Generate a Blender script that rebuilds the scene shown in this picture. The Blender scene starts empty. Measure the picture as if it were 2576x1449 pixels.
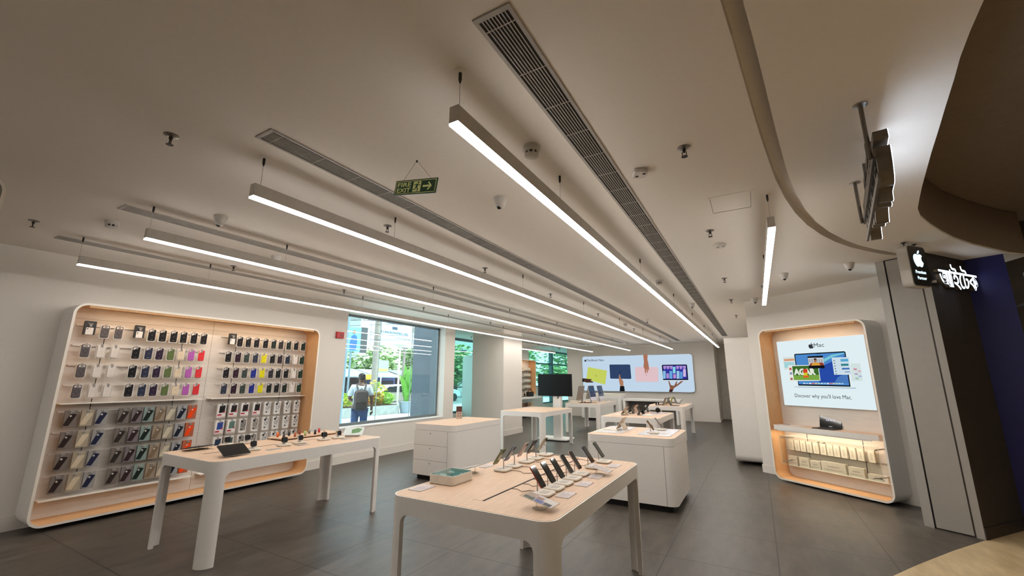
import bpy, math, random
from mathutils import Matrix, Vector
import numpy as np
random.seed(7)
SC = bpy.context.scene
COL = SC.collection

# ------------------------------------------------------------------ camera
F_PX, YAW, PITCH, ROLL = 1053.53, math.radians(29.734), math.radians(12.30), math.radians(0.11)
fw = Vector((-math.sin(YAW) * math.cos(PITCH), math.cos(YAW) * math.cos(PITCH), math.sin(PITCH)))
rt0 = Vector((math.cos(YAW), math.sin(YAW), 0)); up0 = rt0.cross(fw)
rt = rt0 * math.cos(ROLL) + up0 * math.sin(ROLL); up = up0 * math.cos(ROLL) - rt0 * math.sin(ROLL)
cam = bpy.data.objects.new('camera', bpy.data.cameras.new('camera')); COL.objects.link(cam)
cam.data.sensor_width = 36; cam.data.lens = 36 * F_PX / 2576; cam.data.clip_start = 0.05; cam.data.clip_end = 300
m = Matrix.Identity(4)
for i in range(3):
    m[i][0], m[i][1], m[i][2] = rt[i], up[i], -fw[i]
m[2][3] = 1.6
cam.matrix_world = m
SC.camera = cam

# ------------------------------------------------------------------ view, sky, sun
vs = SC.view_settings
vs.view_transform = 'Standard'; vs.look = 'None'; vs.gamma = 1.0; vs.use_curve_mapping = False
vs.exposure = 0.13
SC.cycles.diffuse_bounces = 6; SC.cycles.max_bounces = 10; SC.cycles.sample_clamp_indirect = 8
SC.display_settings.display_device = 'sRGB'
K_BAR, K_UNIT, K_SKY, K_SUN = 31.0, 20.0, 3.2, 5.5
w = bpy.data.worlds.new('sky'); SC.world = w; w.use_nodes = True
nt = w.node_tree; bg = nt.nodes['Background']
tc = nt.nodes.new('ShaderNodeTexCoord'); nz = nt.nodes.new('ShaderNodeTexNoise'); rp = nt.nodes.new('ShaderNodeValToRGB')
nz.inputs['Scale'].default_value = 2.2; nz.inputs['Detail'].default_value = 5
rp.color_ramp.elements[0].position = .35; rp.color_ramp.elements[0].color = (.62, .86, 1, 1)
rp.color_ramp.elements[1].position = .62; rp.color_ramp.elements[1].color = (.93, 1, 1, 1)
nt.links.new(tc.outputs['Generated'], nz.inputs['Vector']); nt.links.new(nz.outputs['Fac'], rp.inputs['Fac'])
nt.links.new(rp.outputs['Color'], bg.inputs['Color']); bg.inputs['Strength'].default_value = K_SKY
sun = bpy.data.objects.new('sun', bpy.data.lights.new('sun', 'SUN')); COL.objects.link(sun)
sun.data.energy = K_SUN; sun.data.angle = math.radians(6); sun.data.color = (1, .97, .9)
sun.rotation_euler = Vector((-.32, -.25, -1)).to_track_quat('-Z', 'Y').to_euler()

# ------------------------------------------------------------------ materials
def lin(c):
    if isinstance(c, str):
        c = [int(c[i:i + 2], 16) / 255 for i in (0, 2, 4)]
    return tuple(((v + .055) / 1.055) ** 2.4 if v > .04045 else v / 12.92 for v in c[:3]) + (1.0,)
MATS = {}
def mat(name, c, rough=.5, metal=0.0, var=.06, scale=14.0, spec=.5, bump=0.0, emit=0.0, trans=0.0, coat=0.0, kind='noise', stretch=(1, 1, 1), alpha=1.0):
    if name in MATS: return MATS[name]
    M = bpy.data.materials.new(name); M.use_nodes = True; t = M.node_tree; b = t.nodes['Principled BSDF']
    c = lin(c)
    co = t.nodes.new('ShaderNodeTexCoord'); mp = t.nodes.new('ShaderNodeMapping'); mp.inputs['Scale'].default_value = stretch
    n = t.nodes.new('ShaderNodeTexNoise'); n.inputs['Scale'].default_value = scale; n.inputs['Detail'].default_value = 4
    r = t.nodes.new('ShaderNodeValToRGB')
    r.color_ramp.elements[0].position = .3; r.color_ramp.elements[1].position = .7
    r.color_ramp.elements[0].color = tuple(v * (1 - var) for v in c[:3]) + (1,)
    r.color_ramp.elements[1].color = tuple(min(1, v * (1 + var)) for v in c[:3]) + (1,)
    t.links.new(co.outputs['Object'], mp.inputs['Vector']); t.links.new(mp.outputs['Vector'], n.inputs['Vector'])
    t.links.new(n.outputs['Fac'], r.inputs['Fac']); t.links.new(r.outputs['Color'], b.inputs['Base Color'])
    b.inputs['Roughness'].default_value = rough; b.inputs['Metallic'].default_value = metal
    b.inputs['Specular IOR Level'].default_value = spec
    if coat: b.inputs['Coat Weight'].default_value = coat; b.inputs['Coat Roughness'].default_value = .05
    if bump:
        bp = t.nodes.new('ShaderNodeBump'); bp.inputs['Strength'].default_value = bump; bp.inputs['Distance'].default_value = .01
        t.links.new(n.outputs['Fac'], bp.inputs['Height']); t.links.new(bp.outputs['Normal'], b.inputs['Normal'])
    if emit:
        t.links.new(r.outputs['Color'], b.inputs['Emission Color']); b.inputs['Emission Strength'].default_value = emit
    if trans: b.inputs['Transmission Weight'].default_value = trans
    if alpha < 1: b.inputs['Alpha'].default_value = alpha
    MATS[name] = M
    return M
def glass(name, tint, gloss=.08, rough=0.0):
    M = bpy.data.materials.new(name); M.use_nodes = True; t = M.node_tree; t.nodes.remove(t.nodes['Principled BSDF'])
    tr = t.nodes.new('ShaderNodeBsdfTransparent'); gl = t.nodes.new('ShaderNodeBsdfGlossy'); mx = t.nodes.new('ShaderNodeMixShader')
    n = t.nodes.new('ShaderNodeTexNoise'); n.inputs['Scale'].default_value = 1.5
    r = t.nodes.new('ShaderNodeValToRGB'); c = lin(tint)
    r.color_ramp.elements[0].color = tuple(v * .97 for v in c[:3]) + (1,); r.color_ramp.elements[1].color = c
    t.links.new(n.outputs['Fac'], r.inputs['Fac']); t.links.new(r.outputs['Color'], tr.inputs['Color'])
    gl.inputs['Roughness'].default_value = rough
    lw = t.nodes.new('ShaderNodeLayerWeight'); lw.inputs['Blend'].default_value = .5
    pw = t.nodes.new('ShaderNodeMath'); pw.operation = 'POWER'; pw.inputs[1].default_value = 4.0
    ml = t.nodes.new('ShaderNodeMath'); ml.operation = 'MULTIPLY_ADD'; ml.inputs[1].default_value = .5; ml.inputs[2].default_value = gloss * .5
    t.links.new(lw.outputs['Facing'], pw.inputs[0]); t.links.new(pw.outputs[0], ml.inputs[0]); t.links.new(ml.outputs[0], mx.inputs['Fac'])
    t.links.new(tr.outputs[0], mx.inputs[1]); t.links.new(gl.outputs[0], mx.inputs[2])
    t.links.new(mx.outputs[0], t.nodes['Material Output'].inputs['Surface'])
    MATS[name] = M
    return M
def lamp(name, c, strength):
    if name in MATS: return MATS[name]
    M = bpy.data.materials.new(name); M.use_nodes = True; t = M.node_tree; t.nodes.remove(t.nodes['Principled BSDF'])
    e = t.nodes.new('ShaderNodeEmission'); e.inputs['Strength'].default_value = strength
    n = t.nodes.new('ShaderNodeTexNoise'); n.inputs['Scale'].default_value = 3; r = t.nodes.new('ShaderNodeValToRGB'); c = lin(c)
    r.color_ramp.elements[0].color = tuple(v * .985 for v in c[:3]) + (1,); r.color_ramp.elements[1].color = c
    t.links.new(n.outputs['Fac'], r.inputs['Fac']); t.links.new(r.outputs['Color'], e.inputs['Color'])
    t.links.new(e.outputs[0], t.nodes['Material Output'].inputs['Surface'])
    MATS[name] = M
    return M
def floor_mat(name, c1, c2, grout, size, offx, offy, rough, mort=.0022):
    M = bpy.data.materials.new(name); M.use_nodes = True; t = M.node_tree; b = t.nodes['Principled BSDF']; L = t.links
    co = t.nodes.new('ShaderNodeTexCoord'); mp = t.nodes.new('ShaderNodeMapping'); mp.inputs['Location'].default_value = (offx, offy, 0)
    L.new(co.outputs['Object'], mp.inputs['Vector'])
    br = t.nodes.new('ShaderNodeTexBrick'); br.offset = 0; br.squash = 1
    br.inputs['Scale'].default_value = 1; br.inputs['Brick Width'].default_value = size; br.inputs['Row Height'].default_value = size
    br.inputs['Mortar Size'].default_value = mort; br.inputs['Mortar Smooth'].default_value = .3; br.inputs['Bias'].default_value = 0
    L.new(mp.outputs['Vector'], br.inputs['Vector'])
    n = t.nodes.new('ShaderNodeTexNoise'); n.inputs['Scale'].default_value = 3.5; n.inputs['Detail'].default_value = 8; n.inputs['Roughness'].default_value = .65
    mp2 = t.nodes.new('ShaderNodeMapping'); mp2.inputs['Scale'].default_value = (2.4, .7, 1); mp2.inputs['Rotation'].default_value = (0, 0, .5)
    L.new(co.outputs['Object'], mp2.inputs['Vector']); L.new(mp2.outputs['Vector'], n.inputs['Vector'])
    r = t.nodes.new('ShaderNodeValToRGB'); r.color_ramp.elements[0].position = .32; r.color_ramp.elements[1].position = .7
    r.color_ramp.elements[0].color = lin(c1); r.color_ramp.elements[1].color = lin(c2)
    L.new(n.outputs['Fac'], r.inputs['Fac'])
    L.new(r.outputs['Color'], br.inputs['Color1']); L.new(r.outputs['Color'], br.inputs['Color2']); br.inputs['Mortar'].default_value = lin(grout)
    L.new(br.outputs['Color'], b.inputs['Base Color'])
    mr = t.nodes.new('ShaderNodeMapRange'); mr.inputs['To Min'].default_value = rough - .08; mr.inputs['To Max'].default_value = rough + .1
    L.new(n.outputs['Fac'], mr.inputs['Value']); L.new(mr.outputs['Result'], b.inputs['Roughness'])
    bp = t.nodes.new('ShaderNodeBump'); bp.inputs['Strength'].default_value = .08; bp.inputs['Distance'].default_value = .01
    L.new(n.outputs['Fac'], bp.inputs['Height']); L.new(bp.outputs['Normal'], b.inputs['Normal'])
    MATS[name] = M
    return M

paint = mat('wall_paint', 'dbd5cd', .75, var=.015, scale=40, spec=.25)
ceilp = mat('ceiling_paint', 'e6dfd6', .85, var=.012, scale=30, spec=.15)
white = mat('white_lacquer', 'ebe7e2', .42, var=.015, scale=25, spec=.4)
whitep = mat('white_plastic', 'e6e2dc', .4, var=.015)
wood = mat('oak_veneer', 'd9bba0', .5, var=.09, scale=6, stretch=(14, 1.0, 14), spec=.35)
woodl = mat('oak_lining', 'd6aa7c', .55, var=.10, scale=6, stretch=(12, 12, 1.2), spec=.3)
panelp = mat('oak_back_panel', 'd9d2ca', .6, var=.06, scale=5, stretch=(1.2, 6, 22), spec=.3)
darkgap = mat('dark_gap', '1a1816', .8)
black = mat('black_plastic', '0d0d0e', .45, var=.2, spec=.25)
blackgl = mat('black_glass', '050506', .06, var=.2, spec=.6)
steel = mat('steel', 'b4b1ad', .28, metal=1.0)
alu = mat('aluminium', 'aeb0b2', .35, metal=.9)
greyp = mat('grey_paint', '8f8983', .6)
darkm = mat('dark_metal', '3a3835', .45, metal=.6)
rubber = mat('rubber', '222120', .7)
acryl = glass('clear_acrylic', 'f6f6f2', .04)
tagpl = mat('clear_tag', 'a5a3a0', .25, alpha=.6)
barlight = lamp('strip_light', 'fffaf4', K_BAR)
ledlight = lamp('led_strip', 'ffdcae', K_UNIT)
signlight = lamp('sign_light', 'dcefff', 4.0)

# ------------------------------------------------------------------ geometry helpers
class G:
    def __init__(s, M=None): s.v = []; s.f = []; s.M = M
    def add(s, vs, fs, M=None):
        o = len(s.v)
        for p in vs:
            p = Vector(p)
            if M is not None: p = M @ p
            if s.M is not None: p = s.M @ p
            s.v.append(tuple(p))
        s.f += [tuple(i + o for i in f) for f in fs]
        return s
    def box(s, x0, y0, z0, x1, y1, z1, M=None):
        x0, x1 = min(x0, x1), max(x0, x1); y0, y1 = min(y0, y1), max(y0, y1); z0, z1 = min(z0, z1), max(z0, z1)
        vs = [(x, y, z) for z in (z0, z1) for y in (y0, y1) for x in (x0, x1)]
        return s.add(vs, [(0, 2, 3, 1), (4, 5, 7, 6), (0, 1, 5, 4), (2, 6, 7, 3), (0, 4, 6, 2), (1, 3, 7, 5)], M)
    def prism(s, poly, z0, z1, M=None, ch=0.0):
        n = len(poly)
        a = sum(poly[i][0] * poly[(i + 1) % n][1] - poly[(i + 1) % n][0] * poly[i][1] for i in range(n))
        if a < 0: poly = poly[::-1]
        if not ch:
            vs = [(x, y, z0) for x, y in poly] + [(x, y, z1) for x, y in poly]
            fs = [tuple(range(n))[::-1], tuple(range(n, 2 * n))] + [(i, (i + 1) % n, n + (i + 1) % n, n + i) for i in range(n)]
        else:
            sm = offset(poly, ch)
            vs = [(x, y, z0) for x, y in sm] + [(x, y, z0 + ch) for x, y in poly] + [(x, y, z1 - ch) for x, y in poly] + [(x, y, z1) for x, y in sm]
            fs = [tuple(range(n))[::-1], tuple(range(3 * n, 4 * n))]
            for k in range(3): fs += [(k * n + i, k * n + (i + 1) % n, (k + 1) * n + (i + 1) % n, (k + 1) * n + i) for i in range(n)]
        return s.add(vs, fs, M)
    def ring(s, outer, inner, z0, z1, M=None):
        n = len(outer)
        vs = [(x, y, z) for z in (z0, z1) for P in (outer, inner) for x, y in P]
        fs = []
        for i in range(n):
            j = (i + 1) % n
            fs += [(i, j, 2 * n + j, 2 * n + i), (n + j, n + i, 3 * n + i, 3 * n + j), (2 * n + i, 2 * n + j, 3 * n + j, 3 * n + i), (j, i, n + i, n + j)]
        return s.add(vs, fs, M)
    def tube(s, pts, r, n=8, M=None):
        pts = [Vector(p) for p in pts]; k = len(pts); rs = r if isinstance(r, (list, tuple)) else [r] * k
        vs = []; prev = None
        for i, p in enumerate(pts):
            d = (pts[min(i + 1, k - 1)] - pts[max(i - 1, 0)]).normalized()
            if prev is None: a = d.orthogonal().normalized()
            else:
                a = prev - d * prev.dot(d)
                a = a.normalized() if a.length > 1e-6 else d.orthogonal().normalized()
            prev = a; b = d.cross(a)
            for q in range(n):
                t = 2 * math.pi * q / n
                vs.append(p + (a * math.cos(t) + b * math.sin(t)) * rs[i])
        fs = [tuple(range(n))[::-1], tuple(range((k - 1) * n, k * n))]
        for i in range(k - 1): fs += [(i * n + q, i * n + (q + 1) % n, (i + 1) * n + (q + 1) % n, (i + 1) * n + q) for q in range(n)]
        return s.add(vs, fs, M)
    def lathe(s, prof, n=20, M=None):
        k = len(prof); vs = []
        for r, z in prof: vs += [(max(r, 1e-5) * math.cos(2 * math.pi * q / n), max(r, 1e-5) * math.sin(2 * math.pi * q / n), z) for q in range(n)]
        fs = [tuple(range(n)), tuple(range((k - 1) * n, k * n))[::-1]]
        for i in range(k - 1): fs += [(i * n + q, (i + 1) * n + q, (i + 1) * n + (q + 1) % n, i * n + (q + 1) % n) for q in range(n)]
        if prof[0][1] < prof[-1][1]: fs = [f[::-1] for f in fs]
        return s.add(vs, fs, M)
    def ball(s, c, r, n=14, M=None, sq=(1, 1, 1)):
        vs = []; k = n // 2
        for i in range(k + 1):
            a = math.pi * i / k
            for q in range(n):
                t = 2 * math.pi * q / n
                vs.append((c[0] + r * sq[0] * math.sin(a) * math.cos(t), c[1] + r * sq[1] * math.sin(a) * math.sin(t), c[2] + r * sq[2] * math.cos(a)))
        fs = []
        for i in range(k): fs += [(i * n + q, (i + 1) * n + q, (i + 1) * n + (q + 1) % n, i * n + (q + 1) % n) for q in range(n)]
        return s.add(vs, fs, M)
    def obj(s, name, mt, parent=None, loc=(0, 0, 0), rz=0.0, smooth=35, **tags):
        me = bpy.data.meshes.new(name); me.from_pydata(s.v, [], s.f); me.update()
        if smooth:
            me.polygons.foreach_set('use_smooth', [True] * len(me.polygons)); me.set_sharp_from_angle(angle=math.radians(smooth))
        me.materials.append(mt)
        o = bpy.data.objects.new(name, me); COL.objects.link(o)
        o.location = loc; o.rotation_euler = (0, 0, rz)
        if parent is not None: o.parent = parent
        for k_, v_ in tags.items():
            if v_: o['category' if k_ == 'cat' else k_] = v_
        return o
def offset(poly, d):
    n = len(poly); out = []
    for i in range(n):
        p0, p1, p2 = Vector(poly[i - 1]), Vector(poly[i]), Vector(poly[(i + 1) % n])
        e1 = (p1 - p0); e2 = (p2 - p1)
        e1 = e1.normalized() if e1.length > 1e-9 else e2.normalized(); e2 = e2.normalized() if e2.length > 1e-9 else e1
        n1 = Vector((-e1.y, e1.x)); n2 = Vector((-e2.y, e2.x)); b = n1 + n2
        b = b.normalized() if b.length > 1e-6 else n1
        out.append(tuple(p1 + b * (d / max(.35, b.dot(n1)))))
    return out
def rrect(w, h, r, n=6, cx=0.0, cy=0.0):
    r = min(r, w / 2 - 1e-4, h / 2 - 1e-4); P = []
    for sx, sy, a0 in ((1, 1, 0), (-1, 1, 90), (-1, -1, 180), (1, -1, 270)):
        for k in range(n + 1):
            a = math.radians(a0 + 90 * k / n)
            P.append((cx + sx * (w / 2 - r) + r * math.cos(a), cy + sy * (h / 2 - r) + r * math.sin(a)))
    return P
def circ(r, n=20, cx=0.0, cy=0.0): return [(cx + r * math.cos(2 * math.pi * k / n), cy + r * math.sin(2 * math.pi * k / n)) for k in range(n)]
T = Matrix.Translation
def RX(d): return Matrix.Rotation(math.radians(d), 4, 'X')
def RY(d): return Matrix.Rotation(math.radians(d), 4, 'Y')
def RZ(d): return Matrix.Rotation(math.radians(d), 4, 'Z')
FACE = RX(90)     # (x, y, z) -> x, -z, y : a drawing in xy stands up as x,z and its +z side looks to -y (the viewer of a wall)
def thing(name, label, cat, loc=(0, 0, 0), rz=0.0, group=None):
    o = bpy.data.objects.new(name, None); COL.objects.link(o); o.empty_display_size = .1
    o.location = loc; o.rotation_euler = (0, 0, rz); o['label'] = label; o['category'] = cat
    if group: o['group'] = group
    return o
def struct(o): o['kind'] = 'structure'; return o
def dup(root, loc, rz=0.0, label=None, group=None):
    r = root.copy(); COL.objects.link(r); r.location = loc; r.rotation_euler = (0, 0, rz)
    if label: r['label'] = label
    if group: r['group'] = group
    for ch in root.children:
        c = ch.copy(); COL.objects.link(c); c.parent = r
        for g in ch.children:
            d = g.copy(); COL.objects.link(d); d.parent = c
    return r
def text(s, size, mt, parent, loc, M=None, ext=.001, off=0.0, name='lettering', align='LEFT', width=None, height=None, valign=None):
    cu = bpy.data.curves.new('txt', 'FONT'); cu.body = s; cu.size = size; cu.extrude = ext; cu.offset = off; cu.align_x = align; cu.resolution_u = 4
    if valign: cu.align_y = valign
    to = bpy.data.objects.new('txt', cu); COL.objects.link(to)
    bpy.context.view_layer.update()
    dg = bpy.context.evaluated_depsgraph_get()
    me = bpy.data.meshes.new_from_object(to.evaluated_get(dg)); bpy.data.objects.remove(to)
    me.name = name
    if width or height:
        xs = [v.co.x for v in me.vertices]; ys = [v.co.y for v in me.vertices]
        sx = width / max(1e-6, max(xs) - min(xs)) if width else 1; sy = height / max(1e-6, max(ys) - min(ys)) if height else (sx if width else 1)
        x0, y0 = min(xs), min(ys)
        for v in me.vertices: v.co.x = (v.co.x - x0) * sx; v.co.y = (v.co.y - y0) * sy
    me.materials.clear(); me.materials.append(mt)
    me.transform(T(loc) @ (M if M is not None else FACE))
    o = bpy.data.objects.new(name, me); COL.objects.link(o)
    if parent is not None: o.parent = parent
    return o
def quadmap(src, dst):
    A = []; B = []
    for (x, y), (u, v) in zip(src, dst):
        A += [[x, y, 1, 0, 0, 0, -u * x, -u * y], [0, 0, 0, x, y, 1, -v * x, -v * y]]; B += [u, v]
    h = np.linalg.solve(np.array(A, float), np.array(B, float))
    def f(x, y):
        d = h[6] * x + h[7] * y + 1
        return ((h[0] * x + h[1] * y + h[2]) / d, (h[3] * x + h[4] * y + h[5]) / d)
    return f
APPLE = "M318.7 268.7c-.2-36.7 16.4-64.4 50-84.8-18.8-26.9-47.2-41.7-84.7-44.6-35.5-2.8-74.3 20.7-88.5 20.7-15 0-49.4-19.7-76.4-19.7C63.3 141.2 4 184.8 4 273.5c0 26.2 4.8 53.3 14.4 81.2 12.8 36.7 59 126.7 107.2 125.2 25.2-.6 43-17.9 75.8-17.9 31.8 0 48.3 17.9 76.4 17.9 48.6-.7 90.4-82.5 102.6-119.3-65.2-30.7-61.7-90-61.7-91.9z M262.1 104.5c27.3-32.4 24.8-61.9 24-72.5-24.1 1.4-52 16.4-67.9 34.9-17.5 19.8-27.8 44.3-25.6 71.9 26.1 2 49.9-11.4 69.5-34.3z"
def fruit_polys(h):
    import re
    out = []; cur = None; pts = []
    for cmd, arg in re.findall(r'([McCz])([^McCz]*)', APPLE):
        v = [float(q) for q in re.findall(r'-?\d*\.?\d+', arg)]
        if cmd == 'M': pts = [(v[0], v[1])]
        elif cmd in 'cC':
            for k in range(0, len(v), 6):
                x0, y0 = pts[-1]; q = [(v[k + 2 * j] + (x0 if cmd == 'c' else 0), v[k + 2 * j + 1] + (y0 if cmd == 'c' else 0)) for j in range(3)]
                for t in (.2, .4, .6, .8, 1.0):
                    a, b, c, d = (1 - t) ** 3, 3 * t * (1 - t) ** 2, 3 * t * t * (1 - t), t ** 3
                    pts.append((a * x0 + b * q[0][0] + c * q[1][0] + d * q[2][0], a * y0 + b * q[0][1] + c * q[1][1] + d * q[2][1]))
        else:
            out.append([((x - 192) / 448 * h, (256 - y) / 448 * h) for x, y in pts[:-1] if True])
    return out
def fruit(h, z0, z1, M, g=None):
    g = g or G()
    for P in fruit_polys(h): g.prism(P, z0, z1, M)
    return g
ORD = ['first', 'second', 'third', 'fourth', 'fifth', 'sixth', 'seventh', 'eighth', 'ninth', 'tenth']
# ================================================================== the setting
CZ = 3.07
storefl = floor_mat('grey_stone_tile', '3a352f', '5f5850', '1b1815', .9, .0, .02, .40, .0055)
marble = floor_mat('beige_marble', 'b9a37d', 'dfc9a2', 'a08c6c', .8, .3, .1, .3, .0015)
curve_floor = [(-.05, -6), (.02, -2), (.1, 0), (.2, 1.5), (.3, 2.5), (.42, 3.6), (.62, 4.5), (.815, 4.99), (1.076, 5.4), (1.477, 5.99), (1.867, 6.52)]
bw = Vector((.62, .785)).normalized(); PB = Vector((1.87, 6.525)); PA = Vector((1.46, 6.78)); K = PB + bw * .86
g = G(); g.prism(curve_floor + [(K.x + .3, K.y + .38), (2.9, 25), (-9.35, 25), (-9.35, 10.25), (-8.5, 9.25), (-7.3, 9.25), (-7.3, -6)], -.12, 0)
struct(g.obj('floor', storefl, smooth=0))
g = G(); g.prism(curve_floor + [(K.x + .3, K.y + .38), (9, 9), (9, -6)], -.12, 0)
struct(g.obj('floor', marble, smooth=0))
slot_o = [(-.12, -6), (-.03, -1), (-.005, 0), (.031, 1.605), (.066, 1.879), (.122, 2.349), (.181, 2.821), (.277, 3.485), (.355, 3.9), (.456, 4.334), (.58, 4.75), (.734, 5.159), (.9, 5.52), (1.082, 5.845), (1.25, 6.09), (1.4, 6.288), (1.52, 6.43)]
slot_i = [(-.045, -6), (.045, -1), (.07, 0), (.108, 1.648), (.144, 1.897), (.195, 2.283), (.26, 2.78), (.355, 3.46), (.432, 3.87), (.53, 4.30), (.65, 4.71), (.80, 5.11), (.965, 5.47), (1.145, 5.795), (1.315, 6.04), (1.46, 6.235), (1.575, 6.375)]
def solid(name, M_, *prisms, **kw):
    g = G()
    for p in prisms: g.prism(*p)
    return struct(g.obj(name, M_, **kw))
solid('ceiling', ceilp, (slot_o + [(1.60, 6.50), (1.95, 6.58), (2.2, 7.6), (2.0, 9), (2.0, 25), (-9.6, 25), (-9.6, 10.2), (-8.6, 9.2), (-7.3, 9.2), (-7.3, -6)], CZ, CZ + .1), smooth=0)
dark_edge = [(1.1, -6), (.95, 0), (.92, 1.5), (.937, 2.119), (.956, 2.309), (.98, 2.49), (1.014, 2.68), (1.06, 2.96), (1.109, 3.248), (1.16, 3.56), (1.216, 3.876), (1.27, 4.18), (1.329, 4.486), (1.385, 4.76), (1.467, 5.013), (1.614, 5.328), (1.79, 5.67), (1.977, 6.003), (2.26, 6.426), (2.767, 7.075)]
solid('ceiling', ceilp, (slot_i + [(1.64, 6.46), (PB.x, PB.y - .01), (K.x, K.y), (2.9, 7.6), (3.0, 7.3)] + dark_edge[::-1], CZ, CZ + .02), smooth=20)
SOF = slot_i + [(1.64, 6.46), (PB.x, PB.y - .01), (K.x, K.y), (2.9, 7.6), (3.0, 7.3)] + dark_edge[::-1]
g = G(); n_ = len(slot_o)
for i in range(n_ - 1):
    a, b, c, d = slot_o[i], slot_o[i + 1], slot_i[i + 1], slot_i[i]
    g.add([(a[0] - .03, a[1], CZ + .085), (b[0] - .03, b[1], CZ + .085), (c[0] + .01, c[1], CZ + .085), (d[0] + .01, d[1], CZ + .085)], [(0, 1, 2, 3)])
struct(g.obj('trim_1', ceilp))
mallc = mat('dark_brown_mall_ceiling', '85776a', .8, var=.05)
solid('trim_4', mallc, (SOF, CZ + .0201, CZ + .55), smooth=20)
solid('ceiling', mallc, ([(-.5, -6), (9, -6), (9, 9.5), (-.5, 9.5)], CZ + .56, CZ + .66), smooth=0)
mallw = mat('black_mall_wall', '3b352f', .55, var=.15)
navy = mat('navy_mall_wall', '0a0a58', .5, var=.1)
solid('wall_mall_side', mallw, ([(9, -6), (9.1, -6), (9.1, 9.5), (9, 9.5)], 0, CZ + .6), smooth=0)
solid('wall_mall_rear', mallw, ([(-9, -6.1), (9, -6.1), (9, -6), (-9, -6)], 0, CZ + .6), smooth=0)
solid('wall_mall_end', mallw, ([(2.75, 7.75), (9, 7.75), (9, 7.9), (2.75, 7.9)], 0, CZ + .6), smooth=0)
pn = Vector((-bw.y, bw.x))
K0 = PB + bw * .001
solid('wall_black', mallw, ([tuple(K0), tuple(K), tuple(K + pn * .25), tuple(K0 + pn * .25)], 0, CZ + .55), smooth=0)
solid('baseboard_black', mat('dark_skirting', '322d29', .45), ([tuple(K0 - pn * .012), tuple(K - pn * .012), tuple(K), tuple(K0)], 0, .11), smooth=0)
solid('wall_navy', navy, ([tuple(K), (2.70, 7.045), (2.72, 7.3), (K.x + .1, K.y + .2)], 0, CZ + .55), smooth=0)
# store walls
LX = -7.15
solid('wall_left', paint, ([(-7.42, -6), (LX, -6), (LX, 5.745), (-7.42, 5.745)], 0, CZ), ([(-7.42, 8.92), (LX, 8.92), (LX, 9.34), (-7.42, 9.34)], 0, CZ),
      ([(-7.42, 5.745), (LX, 5.745), (LX, 8.92), (-7.42, 8.92)], 0, .64), ([(-7.42, 5.745), (LX, 5.745), (LX, 8.92), (-7.42, 8.92)], 2.95, CZ), smooth=0)
solid('baseboard_left', paint, ([(LX, -5.9), (LX + .014, -5.9), (LX + .014, 9.354), (LX, 9.354)], 0, .15), smooth=0)
solid('trim_2', white, ([(-7.40, 5.75), (LX + .012, 5.75), (LX + .012, 8.915), (-7.40, 8.915)], .64, .665), smooth=0)
solid('wall_back', paint, ([(-7.61, 18.55), (-1.365, 18.55), (-1.365, 20.1), (-7.61, 20.1)], 0, CZ), smooth=0)
solid('baseboard_back', paint, ([(-7.624, 18.536), (-1.351, 18.536), (-1.351, 18.55), (-7.624, 18.55)], 0, .13), smooth=0)
solid('wall_recess', paint, ([(-1.365, 20.1), (0.2, 20.1), (0.2, 20.3), (-1.365, 20.3)], 0, CZ), smooth=0)
solid('baseboard_recess', paint, ([(-1.365, 20.086), (-.05, 20.086), (-.05, 20.1), (-1.365, 20.1)], 0, .13), smooth=0)
mt_ = Vector((math.cos(math.radians(-39)), math.sin(math.radians(-39)))); mn_ = Vector((-mt_.y, mt_.x))
def MW(t, d): p = mt_ * t + mn_ * d; return (p.x, p.y)
solid('wall_right', paint, ([MW(-5.80, 7.07), MW(-3.40, 7.07), MW(-3.40, 7.3), (0.2, 9.35), (.2, 20.2), (-.05, 20.2), (-.05, 9.2)], 0, CZ), smooth=0)
solid('baseboard_right', paint, ([MW(-5.81, 7.056), MW(-3.40, 7.056), MW(-3.40, 7.07), MW(-5.81, 7.07)], 0, .13), smooth=0)
solid('wall_far_left', paint, ([(-9.5, 24.9), (-7.6, 24.9), (-7.6, 25.1), (-9.5, 25.1)], 0, CZ), ([(-7.42, 9.3), (-8.45, 9.3), (-9.3, 10.3), (-9.25, 10.36), (-8.42, 9.36), (-7.42, 9.36)], 0, CZ), ([(-7.7, 20.1), (-7.61, 20.1), (-7.61, 25), (-7.7, 25)], 0, CZ), smooth=0)
# pillar by the left aisle
solid('wall_pillar', paint, (rrect(1.13, 1.16, .012, 2, -7.045, 11.43), 0, CZ))
solid('baseboard_pillar', paint, (rrect(1.158, 1.188, .012, 2, -7.045, 11.43), 0, .16))
# grey shutter post at the entrance
pf = (PB - PA).normalized(); pd = Vector((-pf.y, pf.x)); grey_post = mat('grey_post_paint', '9d9891', .5, var=.02)
def PP(s, d): p = PA + pf * s + pd * d; return (p.x, p.y)
post = solid('trim_3', grey_post, ([PP(0, .02), PP(.092, 0), PP(.092, .4), PP(0, .4)], 0, CZ), ([PP(.108, .004), PP(.402, .004), PP(.402, .4), PP(.108, .4)], 0.012, CZ - .012), ([PP(.418, 0), PP(.483, 0), PP(.483, .4), PP(.418, .4)], 0, CZ), smooth=0)
g = G(); g.prism([PP(.085, .012), PP(.425, .012), PP(.425, .38), PP(.085, .38)], 0, CZ); struct(g.obj('gap', darkgap, post, smooth=0))
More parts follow.
